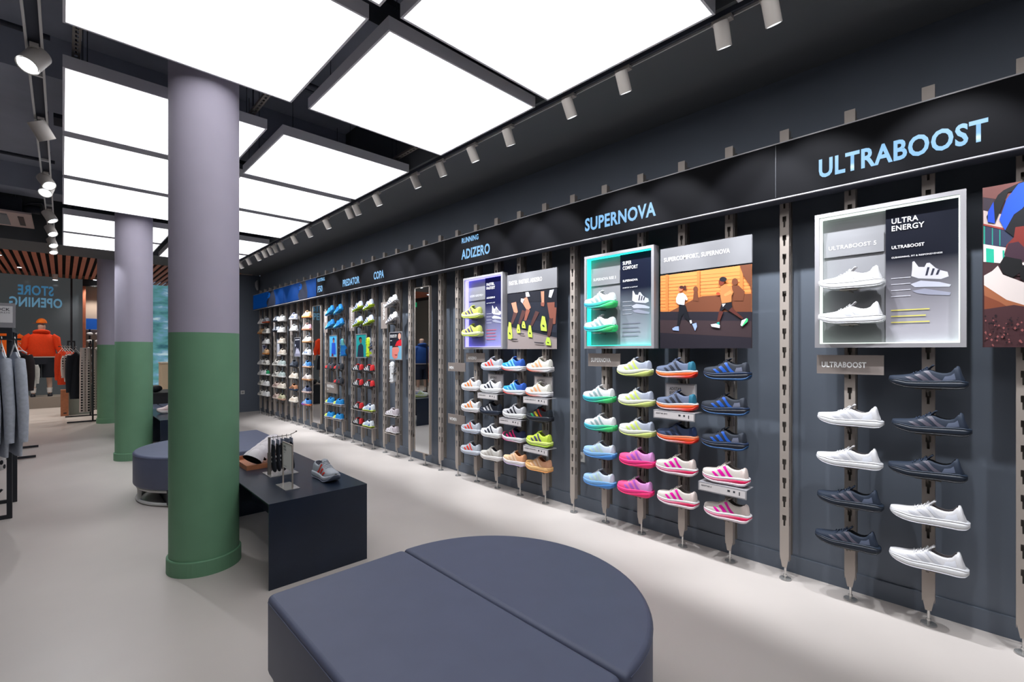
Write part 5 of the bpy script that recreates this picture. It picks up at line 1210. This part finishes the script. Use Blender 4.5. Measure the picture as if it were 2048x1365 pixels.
MB().box(-.24, .200, -.008, -.006, .042, .180, cm((228, 226, 228), .6)).build('card', ls)
text('UNLOCK', 'lettering', ls, M_KTEXT, -.009, .035, .140, .024, .15, bold=.02, facing='-Y')
text('REWARDS', 'lettering', ls, cm((120, 120, 126), .6), -.009, .045, .118, .014, .14, facing='-Y')
text('JOIN NOW', 'lettering', ls, M_KTEXT, -.009, .04, .080, .008, .06, facing='-Y')
# second rack with the dark jacket
r2 = thing('clothes_rack', 'black clothes rack with a dark jacket behind the grey hoodies', 'clothes rack')
for y in (8.7, 9.6):
    b = MB(); square(b, (-.62, y, .03), (-.62, y, 1.45)); b.build('leg', r2)
    MB().box(-.90, -.25, y - .015, y + .015, .008, .036, M_RACK).build('foot_bar', r2)
MB().box(-.636, -.604, 8.68, 9.62, 1.45, 1.482, M_RACK).build('rail', r2)
hoodie((38, 26, 28), 0, .62, .08, .05, 'dark brown jacket with pale shoulder stripe on the second rack', (-.42, 9.1, 1.50), rz=PI / 2, name='jacket', cat='jacket', trim=(226, 206, 210))
hoodie((206, 200, 190), 0, .34, .06, .03, 'cream top hanging behind the dark jacket', (-.33, 9.35, 1.34), rz=PI / 2 + .3, name='top', cat='top')
# third rack
r3 = thing('clothes_rack', 'black rack with long base bars by the farthest column', 'clothes rack')
b = MB(); square(b, (.43, 12.35, .03), (.43, 12.35, 1.62), .014); b.build('leg', r3)
b = MB(); square(b, (.43, 13.45, .03), (.43, 13.45, 1.62), .014); b.build('leg', r3)
MB().box(.06, .66, 12.335, 12.365, .006, .032, M_RACK).build('foot_bar', r3); MB().box(.04, .66, 13.435, 13.465, .006, .032, M_RACK).build('foot_bar', r3)
MB().box(.418, .442, 12.364, 13.436, 1.50, 1.53, M_RACK).build('rail', r3)
dot = mat('polka_dot_cloth', (216, 200, 194), .9); nt = dot.node_tree; vz = nt.nodes.new('ShaderNodeTexVoronoi'); vz.inputs['Scale'].default_value = 19; vz.inputs['Randomness'].default_value = 0.0
rp_ = nt.nodes.new('ShaderNodeValToRGB'); rp_.color_ramp.interpolation = 'CONSTANT'; rp_.color_ramp.elements[0].color = rgb((30, 28, 34)); rp_.color_ramp.elements[1].color = rgb((216, 202, 196)); rp_.color_ramp.elements[1].position = .34
tc_ = nt.nodes.new('ShaderNodeTexCoord'); nt.links.new(tc_.outputs['Object'], vz.inputs['Vector']); nt.links.new(vz.outputs['Distance'], rp_.inputs[0]); nt.links.new(rp_.outputs[0], nt.nodes['Principled BSDF'].inputs['Base Color'])
def trousers(xc, y, ztop, zbot, half, m, label, name='trousers', cat='trousers', stripe=None):
    t = thing(name, label, cat, (xc, y, ztop))
    b = MB(); b.tube([(0, 0, .04), (.015, 0, .07), (0, 0, .085), (-.012, 0, .07)], .003, M_WHITEM, 6); b.box(-half * .9, half * .9, -.006, .006, .028, .04, M_WHITEM); b.build('hanger', t)
    h = ztop - zbot
    for sx_ in (-1, 1):
        b = MB(); ell(b, [(.03, sx_ * half * .45, 0, half * .46, .03), (-h * .3, sx_ * half * .48, 0, half * .52, .045), (-h * .7, sx_ * half * .5, 0, half * .52, .05), (-h, sx_ * half * .52, 0, half * .54, .05)], m, 18, wav=.03); b.build('trouser_leg', t)
    if stripe: MB().box(half * .96, half * 1.08, -.052, -.03, -h, .02, cm(stripe, .7)).build('side_stripe', t)
trousers(.327, 12.62, 1.42, .175, .085, dot, 'polka dot trousers with dark side stripe, left of the rack leg', stripe=(30, 34, 48))
trousers(.50, 12.55, 1.38, .215, .06, dot, 'polka dot trousers half hidden by the farthest column')
hoodie((20, 26, 36), 0, .95, .085, .05, 'long dark navy top next to the polka dot trousers', (.195, 13.0, 1.48), rz=PI / 2, name='long_top', cat='top')
pk = hoodie((206, 200, 190), 0, .58, .075, .04, 'cream polka dot shirt between orange shirts and navy top', (.105, 13.3, 1.45), rz=PI / 2, name='shirt', cat='shirt')
for ch in list(pk.children):
    if ch.name.startswith(('body', 'sleeve')): ch.data.materials[0] = dot
r4 = thing('clothes_rack', 'black frame rack carrying the orange shirts', 'clothes rack')
b = MB(); square(b, (.20, 14.80, 0), (.20, 14.80, 1.60), .014); b.build('leg', r4); b = MB(); square(b, (.09, 14.80, 0), (.09, 14.80, 1.60), .014); b.build('leg', r4)
MB().box(.076, .214, 14.786, 14.814, 1.60, 1.63, M_RACK).build('top_bar', r4)
MB().cyl((.10, 14.79, 1.50), (-.06, 14.20, 1.49), .01, M_RACK, 8).build('arm', r4)
for i in range(4):
    hoodie((214, 62, 22), 0, .74, 0.075 + .008 * i, .036, 'orange shirt ' + ['farthest left', 'second from left', 'third from left', 'nearest the black frame'][i] + ' on the orange rack', (.0 + .042 * i, 14.26 + .10 * i, 1.50), rz=PI / 2 + .15, group='orange shirts on the rack', name='shirt', cat='shirt')
r5 = thing('clothes_rack', 'rack with orange trousers, seen only in the nearer mirror', 'clothes rack')
b = MB(); square(b, (-1.55, 11.7, 0), (-1.55, 11.7, 1.6), .014); b.build('leg', r5); b = MB(); square(b, (-2.1, 11.7, 0), (-2.1, 11.7, 1.6), .014); b.build('leg', r5)
MB().box(-2.086, -1.564, 11.686, 11.714, 1.52, 1.55, M_RACK).build('rail', r5)
trousers(-1.70, 11.7, 1.44, .45, .08, cm((236, 96, 40), .85), 'orange trousers on the rack seen in the mirror')
trousers(-1.92, 11.7, 1.44, .45, .08, cm((34, 36, 44), .85), 'dark trousers on the rack seen in the mirror')
ex = thing('exit_sign', 'green lit running man exit sign, seen in the mirror', 'exit sign', (-1.47, 12.4, 2.75))
MB().box(-.16, .16, -.02, .02, 0, .14, mat('exit_green', (10, 130, 80), .5, em=1.2)).build('panel', ex)
b = MB(); b.box(-.05, .0, -.022, -.02, .05, .10, M_WTEXT); b.ball((-.02, -.022, .115), .012, M_WTEXT, 8, 6, (1, .2, 1)); b.box(.05, .11, -.022, -.02, .02, .12, M_WTEXT); b.build('pictogram', ex)
rod(ex, 'suspension_wire', (0, 0, .14), .50, .004)

# ---- ceiling cassette and its ducts
ac = thing('air_conditioner', 'ceiling air unit with pale grille panel at the upper left', 'air conditioner')
MB().box(-1.15, -.42, 9.70, 10.40, 3.335, 3.60, M_DUCT).build('casing', ac)
b = MB(); b.box(-1.25, -.315, 9.40, 10.45, 3.31, 3.335, mat('grille_pink_grey', (196, 176, 172), .6)); b.build('grille_panel', ac)
MB().box(-.46, -.40, 9.62, 10.25, 3.303, 3.31, M_BLACK).build('air_slot', ac)
MB().box(-1.05, -.56, 9.55, 10.30, 3.300, 3.31, mat('intake_grey', (124, 128, 134), .7)).build('intake_grille', ac)
MB().cyl((-.42, 9.9, 3.50), (-.24, 9.92, 3.50), .06, M_DUCT, 12).build('duct_stub', ac)
b = MB(); b.tube([(-.42, 9.8, 3.52), (-.32, 9.75, 3.56), (-.22, 9.75, 3.58), (-.2, 9.9, 3.58), (-.2, 10.3, 3.5)], .015, M_DUCT, 8); b.build('hose', ac)
for p_ in ((-.5, 9.78), (-.5, 10.3), (-1.1, 9.78), (-1.1, 10.3)): rod(ac, 'suspension_wire', (p_[0], p_[1], 3.60), .345, .006)
for k_, (y_, z_, lb_) in enumerate(((4.4, 3.50, 'thin dark pipe crossing the ceiling above the aisle track'), (7.1, 3.45, 'dark conduit crossing the ceiling before the middle column'))):
    t_ = MB().cyl((-4.1, y_, z_), (-.06, y_, z_), .018, M_DUCT, 8).build('ceiling_pipe'); tag(t_, lb_, 'pipe')
t_ = thing('entrance_spotlight', 'round lit downlight under the slat ceiling, left of the columns', 'spotlight', (-.13, 16.2, 3.16))
MB().cyl((0, 0, 0), (0, 0, .14), .05, M_WHITEM, 16).build('housing', t_); MB().cyl((0, 0, -.004), (0, 0, 0), .045, M_LENS, 16).build('lens', t_)
# light inside the entrance zone: recessed downlights between the slats
for i, (x, y) in enumerate(((-2.6, 13.2), (-.9, 13.6), (.9, 13.4), (-2.6, 15.4), (-.7, 15.3), (1.2, 15.2), (2.3, 14.2), (-1.6, 12.4), (.62, 16.62))):  # last one is added to brighten the cream wall in the doorway
    t = thing('downlight', 'small round downlight between the entrance slats, %s of the scattered set' % ORD[i], 'downlight', (x, y, 3.285), group='entrance downlights')
    MB().cyl((0, 0, 0), (0, 0, .02), .045, M_WHITEM, 16).build('ring', t); MB().cyl((0, 0, -.003), (0, 0, 0), .036, M_LENS, 16).build('lens', t)
    ld = bpy.data.lights.new('down_beam', 'SPOT'); ld.energy = 110; ld.spot_size = math.radians(100); ld.spot_blend = .6; ld.shadow_soft_size = .04; ld.color = (1, .93, .85)
    lo = bpy.data.objects.new('down_beam', ld); COL.objects.link(lo); lo.parent = t; lo.location = (0, 0, -.01)
